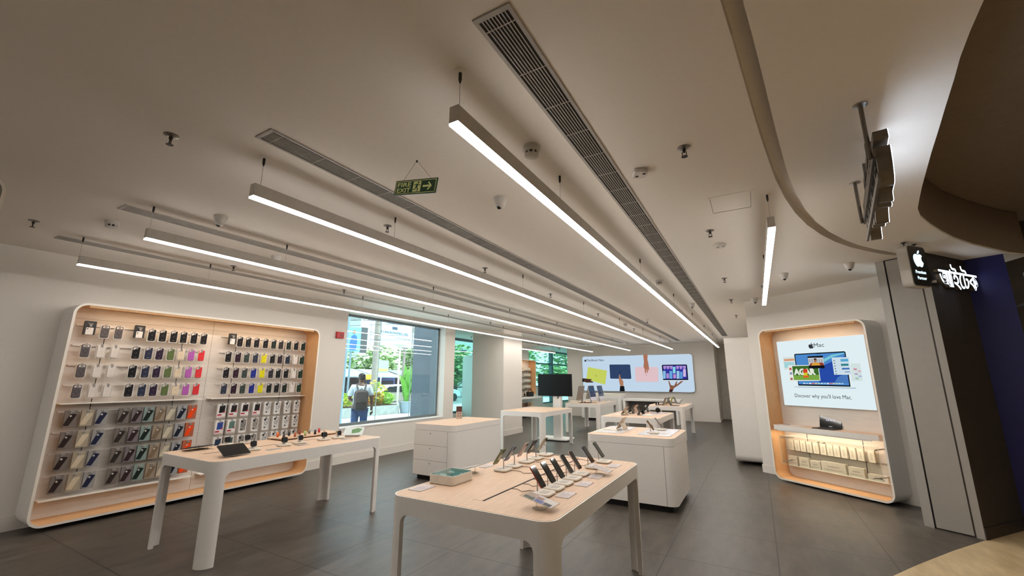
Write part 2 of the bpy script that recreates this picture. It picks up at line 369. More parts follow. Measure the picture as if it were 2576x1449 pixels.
# ---- street window in the left wall
frame_m = mat('dark_window_frame', '6f777b', .4, metal=.4)
w1 = struct(G().box(-7.42, 5.75, .665, -7.36, 8.92, .72).box(-7.42, 8.87, .72, -7.36, 8.92, 2.95).box(-7.42, 5.75, 2.9, -7.36, 8.92, 2.95).box(-7.42, 5.745, .665, -7.36, 5.78, 2.95).obj('window_1', frame_m, smooth=0))
clear = glass('clear_glass', 'f4fafa', .10); teal = glass('teal_glass', 'c6e8e6', .07)
for a, b in ((5.78, 6.855), (6.865, 7.905), (7.915, 8.87)):
    G().box(-7.397, a, .72, -7.387, b, 2.9).obj('pane', clear, w1, smooth=0)
for y in (6.86, 7.91): G().box(-7.398, y - .006, .72, -7.386, y + .006, 2.9).obj('glazing_joint', mat('joint_silicone', '9fb0b3', .4), w1, smooth=0)
# ---- glazed side of the far bay
FX = -9.3
solid('wall_bay', paint, ([(FX - .2, 14.4), (FX, 14.4), (FX, 17.9), (FX - .2, 17.9)], 0, CZ), ([(FX - .2, 17.9), (FX, 17.9), (FX, 19.4), (FX - .2, 19.4)], 0, 1.27), ([(FX - .2, 19.4), (FX, 19.4), (FX, 25), (FX - .2, 25)], 0, .42), ([(FX - .2, 10.3), (FX, 10.3), (FX, 14.4), (FX - .2, 14.4)], 0, .42), smooth=0)
fr2 = mat('teal_window_frame', '54686a', .4, metal=.3)
w2 = struct(G().box(FX - .12, 10.3, .42, FX - .04, 14.4, .5).box(FX - .12, 10.3, 2.98, FX - .04, 14.4, CZ).box(FX - .12, 10.3, 1.30, FX - .04, 14.4, 1.34).obj('window_2', fr2, smooth=0))
G().box(FX - .09, 10.3, .5, FX - .08, 14.4, 2.98).obj('pane', teal, w2, smooth=0)
w3 = G().box(FX - .12, 17.9, 2.98, FX - .04, 25, CZ).box(FX - .12, 17.9, 2.34, FX - .04, 25, 2.41)
for y in (20.45, 23.2): w3.box(FX - .14, y, .42, FX + .02, y + .22, CZ)
w3.box(FX - .13, 17.9, 1.27, FX + .05, 19.4, 1.3).box(FX - .12, 19.4, .42, FX - .04, 25, .48)
w3 = struct(w3.obj('window_3', fr2, smooth=0))
G().box(FX - .09, 17.9, .48, FX - .08, 25, 2.98).obj('pane', teal, w3, smooth=0)
# ---- door at the end of the recess
d1 = struct(G().box(-1.33, 20.06, .0, -.5, 20.1, 2.1).obj('door_1', paint, smooth=0))
G().box(-1.29, 20.03, 0.01, -.54, 20.06, 2.06).obj('door_leaf', mat('door_paint', 'c9c4bb', .5), d1, smooth=0)
G().tube([(-1.2, 20.03, 1.02), (-1.2, 19.97, 1.02), (-1.08, 19.97, 1.02)], .011).obj('handle', steel, d1)

# ================================================================== ceiling fittings
slatm = mat('grille_white', 'a09990', .5)
def grille(cx, wd, y0, y1, n, label):
    t = thing('linear_air_grille', label, 'air vent', (cx, 0, CZ), group='long slot grilles in the ceiling')
    o = [(-wd / 2, y0), (wd / 2, y0), (wd / 2, y1), (-wd / 2, y1)]; b = .018
    i = [(-wd / 2 + b, y0 + b * 1.3), (wd / 2 - b, y0 + b * 1.3), (wd / 2 - b, y1 - b), (-wd / 2 + b, y1 - b)]
    G().ring(o, i, -.007, 0).obj('frame', slatm, t, smooth=0)
    G().box(-wd / 2 + b, y0 + b, -.002, wd / 2 - b, y1 - b, -.0005).obj('duct_opening', darkgap, t, smooth=0)
    g = G(); iw = wd - 2 * b; p = iw / n
    for k in range(1, n): g.box(-iw / 2 + p * k - p * .17, y0 + b, -.006, -iw / 2 + p * k + p * .17, y1 - b, -.002)
    y = y0 + .08
    while y < y1 - .1:
        g.box(-iw / 2, y, -.005, iw / 2, y + .006, -.002); y += .30 if (round((y - y0) / .3) % 2) else .30
    g.obj('slats', slatm, t, smooth=0)
grille(-.79, .178, 1.198, 16.1, 9, 'widest looking grey slot grille beside the brightest strip light')
grille(-2.46, .172, 1.24, 17.3, 9, 'long slot grille passing behind the green fire exit sign')
grille(-4.66, .172, 1.28, 17.3, 9, 'third slot grille from the right, between two strip lights')
grille(-6.29, .15, 1.27, 17.35, 8, 'slot grille nearest the window wall, leftmost on the ceiling')
grille(-8.0, .16, 12.5, 17.3, 8, 'short looking slot grille over the glazed bay behind the pillar')
housing = mat('strip_housing', 'c8c2ba', .5, metal=.0)
def strip(cx, y0, y1, cables, label, wd=.052):
    t = thing('linear_pendant_light', label, 'light', (cx, 0, 2.77), group='hanging strip lights')
    prof = G(); prof.box(-wd / 2, y0, .004, wd / 2, y1, .09)
    prof.obj('housing', housing, t, smooth=0)
    G().box(-wd / 2 + .0005, y0 + .0005, -.0085, wd / 2 - .0005, y1 - .0005, .0039).obj('diffuser', barlight, t, smooth=0)
    for c in cables:
        wv = G().tube([(0, c, .09), (0, c, CZ - 2.77)], .0016, 5).obj('suspension_wire', steel, t)
        G().lathe([(.033, .2995), (.033, .2975), (.010, .295)], 14, T((0, c, 0))).obj('ceiling_mount', ceilp, wv); G().lathe([(.0085, .296), (.0085, .258), (.003, .238)], 10, T((0, c, 0))).obj('cable_gripper', darkm, wv)
cb = [1.42, 2.64, 5.14, 7.62, 10.1, 12.6, 15.1, 17.1]
strip(-1.105, 1.38, 17.35, cb, 'longest looking bright strip light hanging at the center of the ceiling')
strip(-2.755, 1.37, 17.5, cb, 'hanging strip light to the left of the fire exit sign')
strip(-4.405, 1.40, 17.5, cb, 'hanging strip light third from the right, above the watch table')
strip(-6.05, 1.42, 17.6, cb, 'lowest looking strip light, hanging closest to the window wall')
strip(.228, 3.72, 7.72, [3.77, 5.7, 7.6], 'short strip light hanging near the lit poster niche')
strip(-7.86, 13.2, 17.7, [13.6, 16.0, 17.5], 'strip light in the glazed bay behind the pillar')
for x_, l_ in ((-1.105, 'added fill strip light, unseen behind the camera, entrance side'), (-2.755, 'added fill strip light, unseen behind the camera, second from the entrance'), (-4.405, 'added fill strip light, unseen behind the camera, middle one'), (-6.05, 'added fill strip light, unseen behind the camera, wall side')): strip(x_, -5.6, -.9, [-5.4, -3.2, -1.0], l_)  # unseen strips added to brighten front faces, left wall and ceiling
def downlight(x, y, label):  # unseen mall lamps, added as fill for the marble and mall ceiling
    t = thing('added_downlight', label, 'light', (x, y, CZ + .56), group='added mall downlights')
    G().lathe([(.12, 0), (.12, -.012), (.10, -.012), (.095, -.004)], 24).obj('trim_ring', steel, t)
    G().lathe([(.095, -.004), (.0, -.0045)], 24).obj('lens', lamp('added_downlight_lens', 'ffe9c8', 150), t)
for k_, (x_, y_) in enumerate(((2.9, 3.2), (4.2, 5.6), (2.6, .4), (4.6, 2.2), (2.2, -3.2))): downlight(x_, y_, ORD[k_] + ' added unseen mall downlight, counted from the entrance side')
# sprinklers
def sprinkler(x, y, label, grp='fire sprinklers'):
    t = thing('fire_sprinkler', label, 'sprinkler', (x, y, CZ), group=grp)
    G().lathe([(.04, 0), (.04, -.004), (.022, -.012), (.012, -.012)], 18).obj('escutcheon', mat('chrome_dull', '8e8a86', .3, metal=.8), t)
    G().lathe([(.010, -.010), (.010, -.028), (.006, -.03), (.006, -.038)], 10).tube([(-.012, 0, -.03), (-.012, 0, -.055), (0, 0, -.062)], .003, 5).tube([(.012, 0, -.03), (.012, 0, -.055), (0, 0, -.062)], .003, 5).lathe([(.004, -.058), (.02, -.064), (.02, -.066)], 12).obj('sprinkler_head', mat('sprinkler_bronze', '3b322c', .4, metal=.7), t)
    return t
sp = sprinkler(-2.984, .977, 'large looking sprinkler on bare ceiling above the left grille end')
for x, y, l in [(-.254, 2.685, 'sprinkler between the widest grille and the curved ceiling groove'), (-5.829, 1.009, 'sprinkler at the upper left corner near the display panel edge'), (-2.989, 2.769, 'sprinkler below the fire exit sign, beside a light wire'),
                (-3.032, 4.57, 'sprinkler below the white dome camera nearest the exit sign'), (-.253, 4.467, 'sprinkler below the square access hatch'), (-5.898, 2.844, 'sprinkler above the phone case wall display'),
                (-5.884, 4.596, 'sprinkler over the end of the phone case display'), (-.26, 6.8, 'sprinkler left of the short strip light, middle of three'), (-.26, 8.75, 'sprinkler left of the lower end of the short strip light'),
                (-.26, 11.0, 'sprinkler above the white panel by the poster niche'), (-2.99, 6.6, 'sprinkler over the middle of the shop between strip lights'), (-5.9, 6.6, 'sprinkler in front of the top of the street window'),
                (-2.99, 9.2, 'sprinkler far back between two strip lights'), (-5.9, 9.2, 'sprinkler near the pillar top'), (-8.585, 12.157, 'sprinkler in the teal bay beyond the pillar'), (-2.99, 12.5, 'small sprinkler above the middle tables'), (-5.9, 12.5, 'small sprinkler near the glazed bay')]:
    dup(sp, (x, y, CZ), 0, l)
# dome cameras
camw = mat('camera_white', 'c9c4bd', .45)
def domecam(x, y, label, rz):
    t = thing('dome_camera', label, 'security camera', (x, y, CZ), rz, 'white dome cameras')
    G().lathe([(.058, 0), (.058, -.012), (.052, -.03), (.044, -.06), (.034, -.08), (.018, -.092)], 22).obj('housing', camw, t)
    G().ball((0, -.012, -.082), .021, 14).obj('lens', blackgl, t)
    return t
dc = domecam(-4.15, 1.831, 'cone shaped white camera left of the second strip light end', -1.1)
for x, y, l, rz in [(-1.689, 2.762, 'cone shaped white camera right of the fire exit sign', -.6), (-4.964, 2.86, 'white camera half hidden above the third strip light', -1), (.486, 6.893, 'white camera right of the short strip light', .2),
                    (.12, 8.8, 'white camera at the lower end of the short strip light', .5), (1.19, 6.669, 'white camera near the grey entrance post', -.3), (-.955, 8.812, 'white camera beside the lower part of the widest grille', .3), (-2.2, 10.6, 'small white camera beyond the slot grille', .3), (-7.85, 18.2, 'dark looking camera at the bay ceiling end', .3)]:
    dup(dc, (x, y, CZ), rz, l)
# smoke detectors
def smoke(x, y, label):
    t = thing('smoke_detector', label, 'smoke detector', (x, y, CZ), group='smoke detectors')
    G().lathe([(.056, 0), (.056, -.028), (.05, -.034), (.046, -.036)], 24).obj('base', camw, t)
    g = G()
    for k in range(8):
        a = k * math.pi / 4; g.box(-.006, .036, -.056, .006, .045, -.034, RZ(math.degrees(a)))
    g.lathe([(.046, -.056), (.044, -.066), (.02, -.072)], 24).obj('sensor_head', camw, t)
    G().lathe([(.036, -.034), (.036, -.057)], 16).obj('sensor_chamber', darkgap, t)
    return t
sd = smoke(-1.11, 2.194, 'round smoke detector above the center strip light')
dup(sd, (-5.199, 1.388, CZ), .4, 'smoke detector at left beside the third strip light wire'); dup(sd, (-1.127, 6.463, CZ), .4, 'small smoke detector far along beside the center strip light')
dup(sd, (-2.9, 11.2, CZ), .4, 'tiny smoke detector far back between strip lights')
def sensor(x, y, label, rz):
    t = thing('ceiling_sensor', label, 'sensor', (x, y, CZ), rz, 'square ceiling sensors')
    G().prism(rrect(.105, .105, .025), -.035, 0, ch=.008).obj('housing', camw, t)
    for sx in (-.018, .026): G().lathe([(.012, -.036), (.012, -.0335)], 14, T((sx, -sx * .8, 0))).obj('lens', blackgl, t)
    return t
ss = sensor(-.577, 2.861, 'square white sensor with two black dots beside the widest grille', .4)
dup(ss, (-.198, 4.994, CZ), .5, 'small square white sensor below the access hatch')
t = thing('access_hatch', 'square flush access panel in the ceiling right of the widest grille', 'hatch', (-.035, 3.81, CZ))
G().ring(rrect(.34, .40, .004, 1), rrect(.30, .36, .004, 1), -.003, 0).obj('frame', ceilp, t, smooth=0)
G().ring(rrect(.30, .36, .004, 1), rrect(.294, .354, .004, 1), -.0008, 0).obj('gap', mat('shadow_gap', '6d655d', .8), t, smooth=0)
# exit sign
t = thing('fire_exit_sign', 'hanging green fire exit sign with running figure and arrow', 'sign', (-1.874, 1.958, 0))
gm = mat('exit_green', '123f24', .4); ym = mat('exit_yellow', 'e8f2a6', .5)
tilt = Matrix.Rotation(math.atan2(.064, .37), 4, 'Y') @ Matrix.Identity(4); SM = T((0, 0, 2.874)) @ tilt
G().box(-.19, -.004, -.0525, .19, .004, .0525, SM).obj('panel', gm, t, smooth=0)
G().ring([(-.183, -.0455), (.183, -.0455), (.183, .0455), (-.183, .0455)], [(-.179, -.0415), (.179, -.0415), (.179, .0415), (-.179, .0415)], .004, .0046, SM @ FACE).obj('border', ym, t, smooth=0)
for s, dz in (('FIRE', .004), ('EXIT', -.036)): text(s, .04, ym, t, (0, 0, 0), SM @ FACE @ T((-.166, dz, .004)), width=.127, height=.031, off=.0006, name='lettering')
pm = SM @ FACE
G().box(-.018, -.036, .004, .052, .037, .0048, pm).obj('pictogram_field', ym, t, smooth=0)
run = G(); Zt = (.0046, .0056)
run.prism(circ(.0065, 10, .028, .028), *Zt, M=pm)
for poly in ([(.012, .02), (.030, .018), (.020, -.006), (.006, -.004)], [(.012, .02), (.008, .013), (-.006, .008), (-.008, .013)], [(.026, .016), (.036, .006), (.045, .010), (.043, .015), (.036, .011)], [(.006, -.002), (.014, -.006), (.004, -.022), (-.012, -.024), (-.012, -.018), (0, -.017)], [(.012, -.004), (.022, -.006), (.032, -.018), (.026, -.034), (.020, -.032), (.024, -.019)]): run.prism(poly, *Zt, M=pm)
run.obj('running_figure', gm, t, smooth=0)
ar = G(); ar.prism([(.07, .007), (.128, .007), (.112, .023), (.120, .030), (.150, 0), (.120, -.030), (.112, -.023), (.128, -.007), (.07, -.007)], .004, .0048, pm).obj('arrow', ym, t, smooth=0)
for sx in (-.128, .13): G().tube([tuple(SM @ Vector((sx, 0, .052))), (0, 0, CZ)], .0014, 5).obj('hanging_wire', steel, t)
G().lathe([(.006, 0), (.006, -.012), (.003, -.014)], 8, T((0, 0, CZ))).obj('ceiling_hook', darkm, t)
# fire alarm call point on the left wall
t = thing('fire_alarm_call_point', 'red fire alarm call point on wall between display and window', 'fire alarm', (LX, 5.563, 2.455), math.radians(90))
redm = mat('alarm_red', 'b3141b', .4)
G().prism(rrect(.17, .125, .008), 0, .045, FACE, ch=.004).obj('body', redm, t)
G().prism(rrect(.06, .05, .004), .045, .0465, FACE @ T((.03, -.01, 0))).obj('press_plate', mat('alarm_dark_red', '6a0d12', .3), t)
t = thing('wall_sticker', 'thin red vertical sticker on the wall between niche and grey post', 'sticker', (*MW(-3.535, 7.068), 1.19), math.radians(-39))
G().box(-.008, -.002, -.035, .008, 0, .035).obj('sticker', redm, t, smooth=0)
# ================================================================== wall display units
rimm = mat('cream_edge', 'ece3d6', .45, var=.02)
def wall_unit(name, label, cat, loc, rz, W, z0, z1, D, led=True, lining=woodl, panel=panelp, group=None):
    t = thing(name, label, cat, loc, rz, group)
    H = z1 - z0; cz = (z0 + z1) / 2
    o0 = rrect(W, H, .13, 10, 0, cz); o1 = rrect(W - .024, H - .024, .118, 10, 0, cz); o2 = rrect(W - .05, H - .05, .105, 10, 0, cz)
    G().ring(o0, o1, .001, D, FACE).obj('shell', white, t)
    G().ring(o1, o2, .045, D - .003, FACE).obj('lining', lining, t)
    G().ring(o0, o2, D, D + .004, FACE).obj('front_edge', rimm, t)
    G().prism(o2, .03, .05, FACE).obj('back_panel', panel, t)
    if led:
        G().box(-W / 2 + .26, -D + .035, z1 - .0305, W / 2 - .26, -D + .065, z1 - .0265).obj('led_strip', ledlight, t, smooth=0)
        G().box(-W / 2 + .13, -D + .006, z1 - .05, W / 2 - .13, -D + .012, z1 - .025).obj('light_baffle', lining, t, smooth=0)
    return t
UY = 3.245
U1 = wall_unit('display_unit', 'wide rounded white wall display with wooden inside, full of phone case packs', 'display unit', (LX, UY, 0), math.radians(90), 3.21, .05, 2.47, .40)
PF = -.05   # front of the back panel
gl_ = G()
for y in (2.055, 2.90, 3.63, 4.43): gl_.box(y - UY - .004, PF - .001, .32, y - UY + .004, PF + .004, 2.24)
gl_.obj('slot', darkgap, U1, smooth=0)
G().box(3.275 - UY - .002, PF - .001, .08, 3.275 - UY + .002, PF + .004, 2.44).box(-1.57, PF - .001, 2.316, 1.57, PF + .004, 2.319).obj('seam', mat('seam_grey', '8d857b', .8), U1, smooth=0)
for a, b in ((1.745, 3.21), (3.315, 4.815)):
    for z in (1.313, .277): G().prism(rrect(b - a, .012, .004, 2, (a + b) / 2 - UY, z), -PF, -PF + .155, FACE).obj('ledge', white, U1)
hookm = mat('hook_white', 'd4cfc8', .4)
CL = [1.868, 2.01, 2.142, 2.352, 2.486, 2.607, 2.734, 2.852, 2.98, 3.107]
CR = [3.476, 3.616, 3.745, 3.882, 4.02, 4.163, 4.29, 4.428, 4.567, 4.693]
CR1 = [3.505, 3.615, 3.741, 3.872, 4.018, 4.155, 4.28, 4.42, 4.557, 4.693]
CR2 = [3.492, 3.658, 3.825, 4.008, 4.18, 4.345, 4.522, 4.693]
ZT = [2.25, 2.008, 1.770, 1.533, 1.233, .996, .760, .522]
def rail(a, b, z, hooks, label):
    t = thing('hook_rail', label, 'rail', (LX, 0, z), math.radians(90), 'white hook rails of the phone case display')
    G().prism(rrect(b - a, .022, .01, 3, (a + b) / 2, 0), -PF + .001, -PF + .019, FACE).obj('bar', hookm, t)
    for y in hooks:
        h = G().tube([(y, PF - .018, .004), (y, -.184, .004)], .0025, 6).tube([(y - .016, -.184, .004), (y + .016, -.184, .004)], .003, 6).obj('hook', hookm, t)
        G().box(y - .011, -.189, -.022, y + .011, -.186, .006).obj('price_tag', tagpl, h, smooth=0)
# ---- packs: origin = top middle of the front, front face at y=0, back at +depth
cardw = mat('pack_card_white', 'ddd8d2', .5, var=.02); camw2 = mat('camera_window', 'c8c4c0', .4); inkw = mat('small_print_light', '8c8a88', .6)
PROTO = {}
def case_colour(c): return mat('case_' + c, c, .6, var=.05, spec=.2)
def P_case(c, ring=False, clear_=False):
    def f(t):
        G().prism(rrect(.094, .168, .006, 2, 0, -.082), -.012, -.001, FACE).obj('backing_card', cardw, t)
        k = G().prism(rrect(.076, .150, .014, 5, 0, -.080), 0, .010, FACE, ch=.003).obj('phone_case', case_colour(c), t)
        if ring:
            G().prism(rrect(.058, .022, .009, 4, 0, -.026), .010, .0108, FACE).obj('camera_opening', camw2, k)
            rg = G().ring(circ(.023, 24, 0, -.083), circ(.0185, 24, 0, -.083), .010, .0112, FACE); rg.prism(rrect(.006, .018, .002, 2, 0, -.118), .010, .0112, FACE); rg.prism(rrect(.05, .004, .001, 1, 0, -.146), .010, .0108, FACE)
            rg.obj('magnet_ring', mat('ring_dark', '2c2b2e', .5), k)
        elif clear_:
            G().ring(rrect(.076, .150, .014, 5, 0, -.080), rrect(.070, .144, .012, 5, 0, -.080), .010, .0112, FACE).obj('clear_rim', mat('clear_rim', 'b9b4ae', .3), k)
        else:
            G().prism([(-.030, -.012), (.018, -.012), (-.004, -.030), (-.030, -.046), (-.034, -.040), (-.034, -.016)], .010, .0108, FACE).obj('camera_opening', camw2, k)
            G().prism(circ(.005, 10, -.022, -.036), .0108, .0116, FACE).prism(rrect(.030, .003, .001, 1, .0, -.138), .010, .0106, FACE).prism(circ(.004, 10, .0, -.082), .010, .0106, FACE).obj('print', inkw, k)
        G().box(-.012, -.004, -.022, .012, .0, .006).obj('hang_tab', tagpl, t, smooth=0)
    return f
def P_box(two):
    def f(t):
        G().prism(rrect(.108, .165, .008, 3, 0, -.05), -.03, 0, FACE, ch=.002).obj('box', mat('pack_black', '17130f', .35), t)
        G().prism([(-.034, -.131), (.034, -.131), (.034, -.052), (.028, -.046), (-.028, -.046), (-.034, -.052)], 0, .001, FACE).obj('phone_print', mat('phone_print_white', 'd9d6d6', .5), t)
        cp = G()
        for q in ([(-.02, -.062), (-.02, -.078)] if two else [(-.02, -.064)]): cp.prism(circ(.006, 12, *q), .001, .0018, FACE)
        cp.obj('camera_print', black, t)
        G().prism(rrect(.05, .005, .001, 1, 0, .004), 0, .0008, FACE).obj('title_print', mat('title_grey', '9a9694', .5), t)
    return f
def P_slant(c, bgc):
    def f(t):
        G().prism(rrect(.108, .188, .004, 2, 0, -.092), -.030, 0, FACE, ch=.002).obj('carton', mat('carton_' + bgc, bgc, .3), t)
        G().prism([(-.052, -.158), (-.049, -.166), (-.012, -.170), (-.004, -.164), (.046, -.052), (.044, -.042), (.002, -.034), (-.010, -.042)], 0, .0025, FACE).obj('phone_case', case_colour(c), t)
        G().prism(circ(.010, 12, -.002, -.060), .0025, .0032, FACE).obj('camera_opening', camw2, t)
        G().prism(rrect(.03, .022, .004, 3, 0, -.012), 0, .002, FACE).obj('hang_tab', tagpl, t)
    return f
def P_label(c):
    def f(t):
        G().prism(rrect(.116, .200, .003, 2, 0, -.098), -.030, 0, FACE).obj('carton', mat('carton_white', 'e3dfdb', .45), t)
        G().prism([(-.030, -.03), (.046, -.022), (.044, -.125), (-.036, -.130)], 0, .0015, FACE).obj('phone_print', case_colour(c), t)
        G().prism([(-.052, -.148), (.004, -.146), (.004, -.168), (-.052, -.170)], 0, .001, FACE).prism([(.026, -.108), (.048, -.107), (.048, -.130), (.026, -.131)], .0015, .0022, FACE).prism([(-.056, -.186), (.056, -.184), (.056, -.188), (-.056, -.190)], 0, .001, FACE).obj('red_label', mat('label_red', 'b3253c', .5), t)
        G().prism(rrect(.026, .02, .004, 3, 0, -.008), 0, .002, FACE).obj('hang_tab', tagpl, t)
    return f
def P_ring(c):
    def f(t):
        G().prism(rrect(.106, .204, .003, 2, 0, -.1), -.034, 0, FACE).obj('carton', mat('carton_white', 'e3dfdb', .45), t)
        G().prism(rrect(.080, .160, .006, 3, .002, -.094), 0, .001, FACE).obj('phone_print', mat('print_' + c, c, .4), t)
        G().prism(circ(.018, 14, -.014, -.042), .001, .002, FACE).prism(rrect(.005, .08, .002, 2, .036, -.06), .001, .002, FACE).prism(rrect(.022, .020, .002, 2, -.012, -.160), .001, .002, FACE).obj('camera_print', mat('ink_black', '1b1b1d', .5), t)
        G().ring(circ(.025, 22, .002, -.096), circ(.0195, 22, .002, -.096), .001, .002, FACE).obj('magnet_ring', mat('ring_dark', '2c2b2e', .5), t)
        G().prism(rrect(.026, .02, .004, 3, 0, -.008), 0, .002, FACE).obj('hang_tab', tagpl, t)
    return f
def pack(key, fn, y, z, label, group, nm='phone_case_pack', cat='phone case'):
    loc = (-6.975, y, z)
    if key in PROTO: return dup(PROTO[key], loc, math.radians(90), label, group)
    t = thing(nm, label, cat, loc, math.radians(90), group); fn(t); PROTO[key] = t
    return t
cn = {'17171a': 'black', '2b3046': 'navy', '2d2036': 'dark purple', '5a6b3f': 'olive green', 'd9c8ae': 'beige', 'b05cb0': 'magenta', 'd8343a': 'red', '2e1826': 'maroon', '37423f': 'slate green', '1c2c86': 'blue', 'd8cf10': 'yellow', '2a282c': 'charcoal', '24382a': 'dark green', '1f2c3c': 'dark blue'}
for i, z in enumerate(ZT):
    rail(1.77, 3.18, z - .012, CL, ORD[i] + ' hook rail from the top of the left half, phone case display')
    if i < 7: rail(3.40, 4.80, z - .012, (CR1 if i == 0 else CR) if i < 4 else CR2, ORD[i] + ' hook rail from the top of the right half, phone case display')
def lab(d, k, row, bay): return f'{d}, {ORD[k]} from left in {ORD[row]} row, {bay} display half'
UG = 'phone case packs on the upper rails'; LG = 'boxed phone cases on the lower rails'
for k, y in enumerate(CL):
    if k in (0, 3): pack('box%d' % (k > 0), P_box(k > 0), y, 2.285 - .033, lab('black box with phone picture', k, 0, 'left'), 'black phone picture boxes', 'phone_accessory_box', 'box')
    elif k < 3: pack('ring', P_case('5d595d', True), y, ZT[0], lab('grey ringed phone case', k, 0, 'left'), UG)
    else: pack('17171a', P_case('17171a'), y, ZT[0], lab('black phone case', k, 0, 'left'), UG)
rowL = ['R', 'C', 'C', '17171a', '2b3046', '2d2036', '5a6b3f', 'd9c8ae', 'b05cb0', 'd8343a']
for r in (1, 2, 3):
    for k, y in enumerate(CL):
        c = rowL[k]
        if c == 'R': pack('ring', P_case('5d595d', True), y, ZT[r], lab('grey ringed phone case', k, r, 'left'), UG)
        elif c == 'C': pack('clear', P_case('d8d2cc', False, True), y, ZT[r], lab('clear phone case on white card', k, r, 'left'), UG)
        else: pack(c, P_case(c), y, ZT[r], lab(cn[c] + ' phone case', k, r, 'left'), UG)
sl = [('2c2120', '756d67', 'black'), ('cdbfa6', 'a49986', 'cream'), ('20243f', '979695', 'navy'), ('2f2724', '716a64', 'dark brown'), ('2e2022', '766e71', 'dark maroon'), ('16221f', '82948e', 'dark green'), ('7a6853', '948675', 'tan'), ('c6bda6', '9a9284', 'pale beige'), ('181d2c', '9a9da0', 'midnight blue'), ('f0480a', 'ae5e40', 'orange')]
for r in (4, 5, 6, 7):
    for k, y in enumerate(CL):
        a, b, nme = sl[k]
        pack('s' + a, P_slant(a, b), y, ZT[r], lab('boxed ' + nme + ' phone case', k, r, 'left'), LG)
rR = [['B'] + ['17171a'] * 4 + ['1b2622', '2a282c', '1b2622', '17171a', '1b2622'],
      ['17171a', '2e1826', '37423f', '2f3646', 'd8cf10', '17171a', '2a2028', '1f2c3c', 'C', '24382a'],
      ['17171a', '2e1826', '37423f', '1c2c86', 'd8cf10', '2a282c', '17171a', '17171a', 'C', '24382a'],
      ['2f3646', '2e1826', '37423f', '1c2c86', 'd8cf10', '17201c', '17171a', '17201c', 'C', '24382a']]
cn.update({'1b2622': 'black green', '2f3646': 'slate blue', '2a2028': 'dark plum', '17201c': 'black green'})
for r in range(4):
    for k, y in enumerate(CR1 if r == 0 else CR):
        c = rR[r][k]
        if c == 'B': pack('box1', P_box(True), y, 2.285 - .033, lab('black box with phone picture', k, 0, 'right'), 'black phone picture boxes', 'phone_accessory_box', 'box')
        elif c == 'C': pack('clear', P_case('d8d2cc', False, True), y, ZT[r], lab('clear phone case on white card', k, r, 'right'), UG)
        else: pack(c, P_case(c), y, ZT[r], lab(cn[c] + ' phone case', k, r, 'right'), UG)
rl = [[('1b1a1c', 'black'), ('2a2022', 'dark brown'), ('1d1716', 'black brown'), ('242022', 'charcoal')] + ['ring'] * 4, [('30478f', 'blue'), ('5b7a70', 'sage green'), 'gring', 'gring2'] + ['ring'] * 4, [('27364f', 'dark blue'), ('3d5450', 'dark teal'), 'gring', 'gring2'] + ['ring'] * 4]
for r in (4, 5, 6):
    for k, y in enumerate(CR2):
        c = rl[r - 4][k]
        if isinstance(c, tuple): pack('l' + c[0], P_label(c[0]), y, ZT[r], lab('red labelled carton with ' + c[1] + ' phone', k, r, 'right'), LG)
        else:
            cc = {'ring': 'cfcdcb', 'gring': '8f8a85', 'gring2': 'a39c95'}[c]
            pack('r' + cc, P_ring(cc), y, ZT[r], lab('white carton with printed ring', k, r, 'right'), LG)

# ---- the poster niche on the slanted right wall
MO = mn_ * 7.07 + mt_ * (-4.4675)
MR = math.radians(-39)
U2 = wall_unit('display_unit', 'rounded white wall niche with wooden inside around a lit computer poster', 'display unit', (MO.x, MO.y, 0), MR, 1.665, .03, 2.45, .37)
def onM(dx, dy): v = mt_ * dx + mn_ * dy; return (MO.x + v.x, MO.y + v.y)
G().prism([(-.80, -.30), (-.77, -.335), (.60, -.335), (.72, -.30), (.775, -.20), (.795, -.05), (-.80, -.05)], .795, .868).obj('shelf', white, U2)
G().prism([(-.795, -.295), (-.765, -.328), (.60, -.328), (.715, -.294), (.768, -.20), (.788, -.05), (-.795, -.05)], .868, .8705).obj('shelf_top', wood, U2)
G().box(-.70, -.30, .789, .62, -.285, .7945).obj('led_strip', lamp('shelf_led', 'ffe8c8', 70), U2, smooth=0); G().box(-.72, -.325, .780, .64, -.318, .7955).obj('light_baffle', white, U2, smooth=0)
gs = G()
for x in (-.43, .37): gs.box(x - .004, -.0515, .30, x + .004, -.047, .76)
gs.obj('slot', darkgap, U2, smooth=0)
# lightbox
SB = thing('poster_lightbox', 'bright lit poster of a laptop inside the wooden wall niche', 'poster', (*onM(-.72, -.05), 1.18), MR)
SW, SH = 1.36, 1.07
em = lambda c, s=.82: lamp('print_' + c + '_%d' % int(s * 100), c, s)
G().box(0, -.03, 0, SW, 0, SH).obj('light_box', whitep, SB, smooth=0)
G().box(.003, -.032, .003, SW - .003, -.03, SH - .003).obj('lit_sheet', em('dfeef2', .92), SB, smooth=0)
Q = quadmap([(112, 155), (1710, 15), (1970, 1385), (262, 1297)], [(0, SH), (SW, SH), (SW, 0), (0, 0)])
def prn(parent, name, pts, c, k, s=.82, q=Q, y0=.032, dz=.0006):
    P = [q(*p) for p in pts]
    return G().prism(P, y0 + dz * k, y0 + dz * k + dz * .8, FACE).obj(name, em(c, s), parent, smooth=0)
tx, tz = Q(460, 1150); dark_ink = em('4a4f55', .5)
a0 = Q(718, 225); fruit(.092, .0322, .0328, FACE @ T((a0[0] + .026, a0[1], 0))).obj('fruit_logo', dark_ink, SB, smooth=0)
b0 = Q(805, 250); text('Mac', .1, dark_ink, SB, (b0[0], -.0325, b0[1]), width=.158, height=.062, ext=.0003)
b0 = Q(458, 1150); text("Discover why you'll love Mac.", .1, dark_ink, SB, (b0[0], -.0325, b0[1] - .018), width=.86, height=.078, ext=.0003)
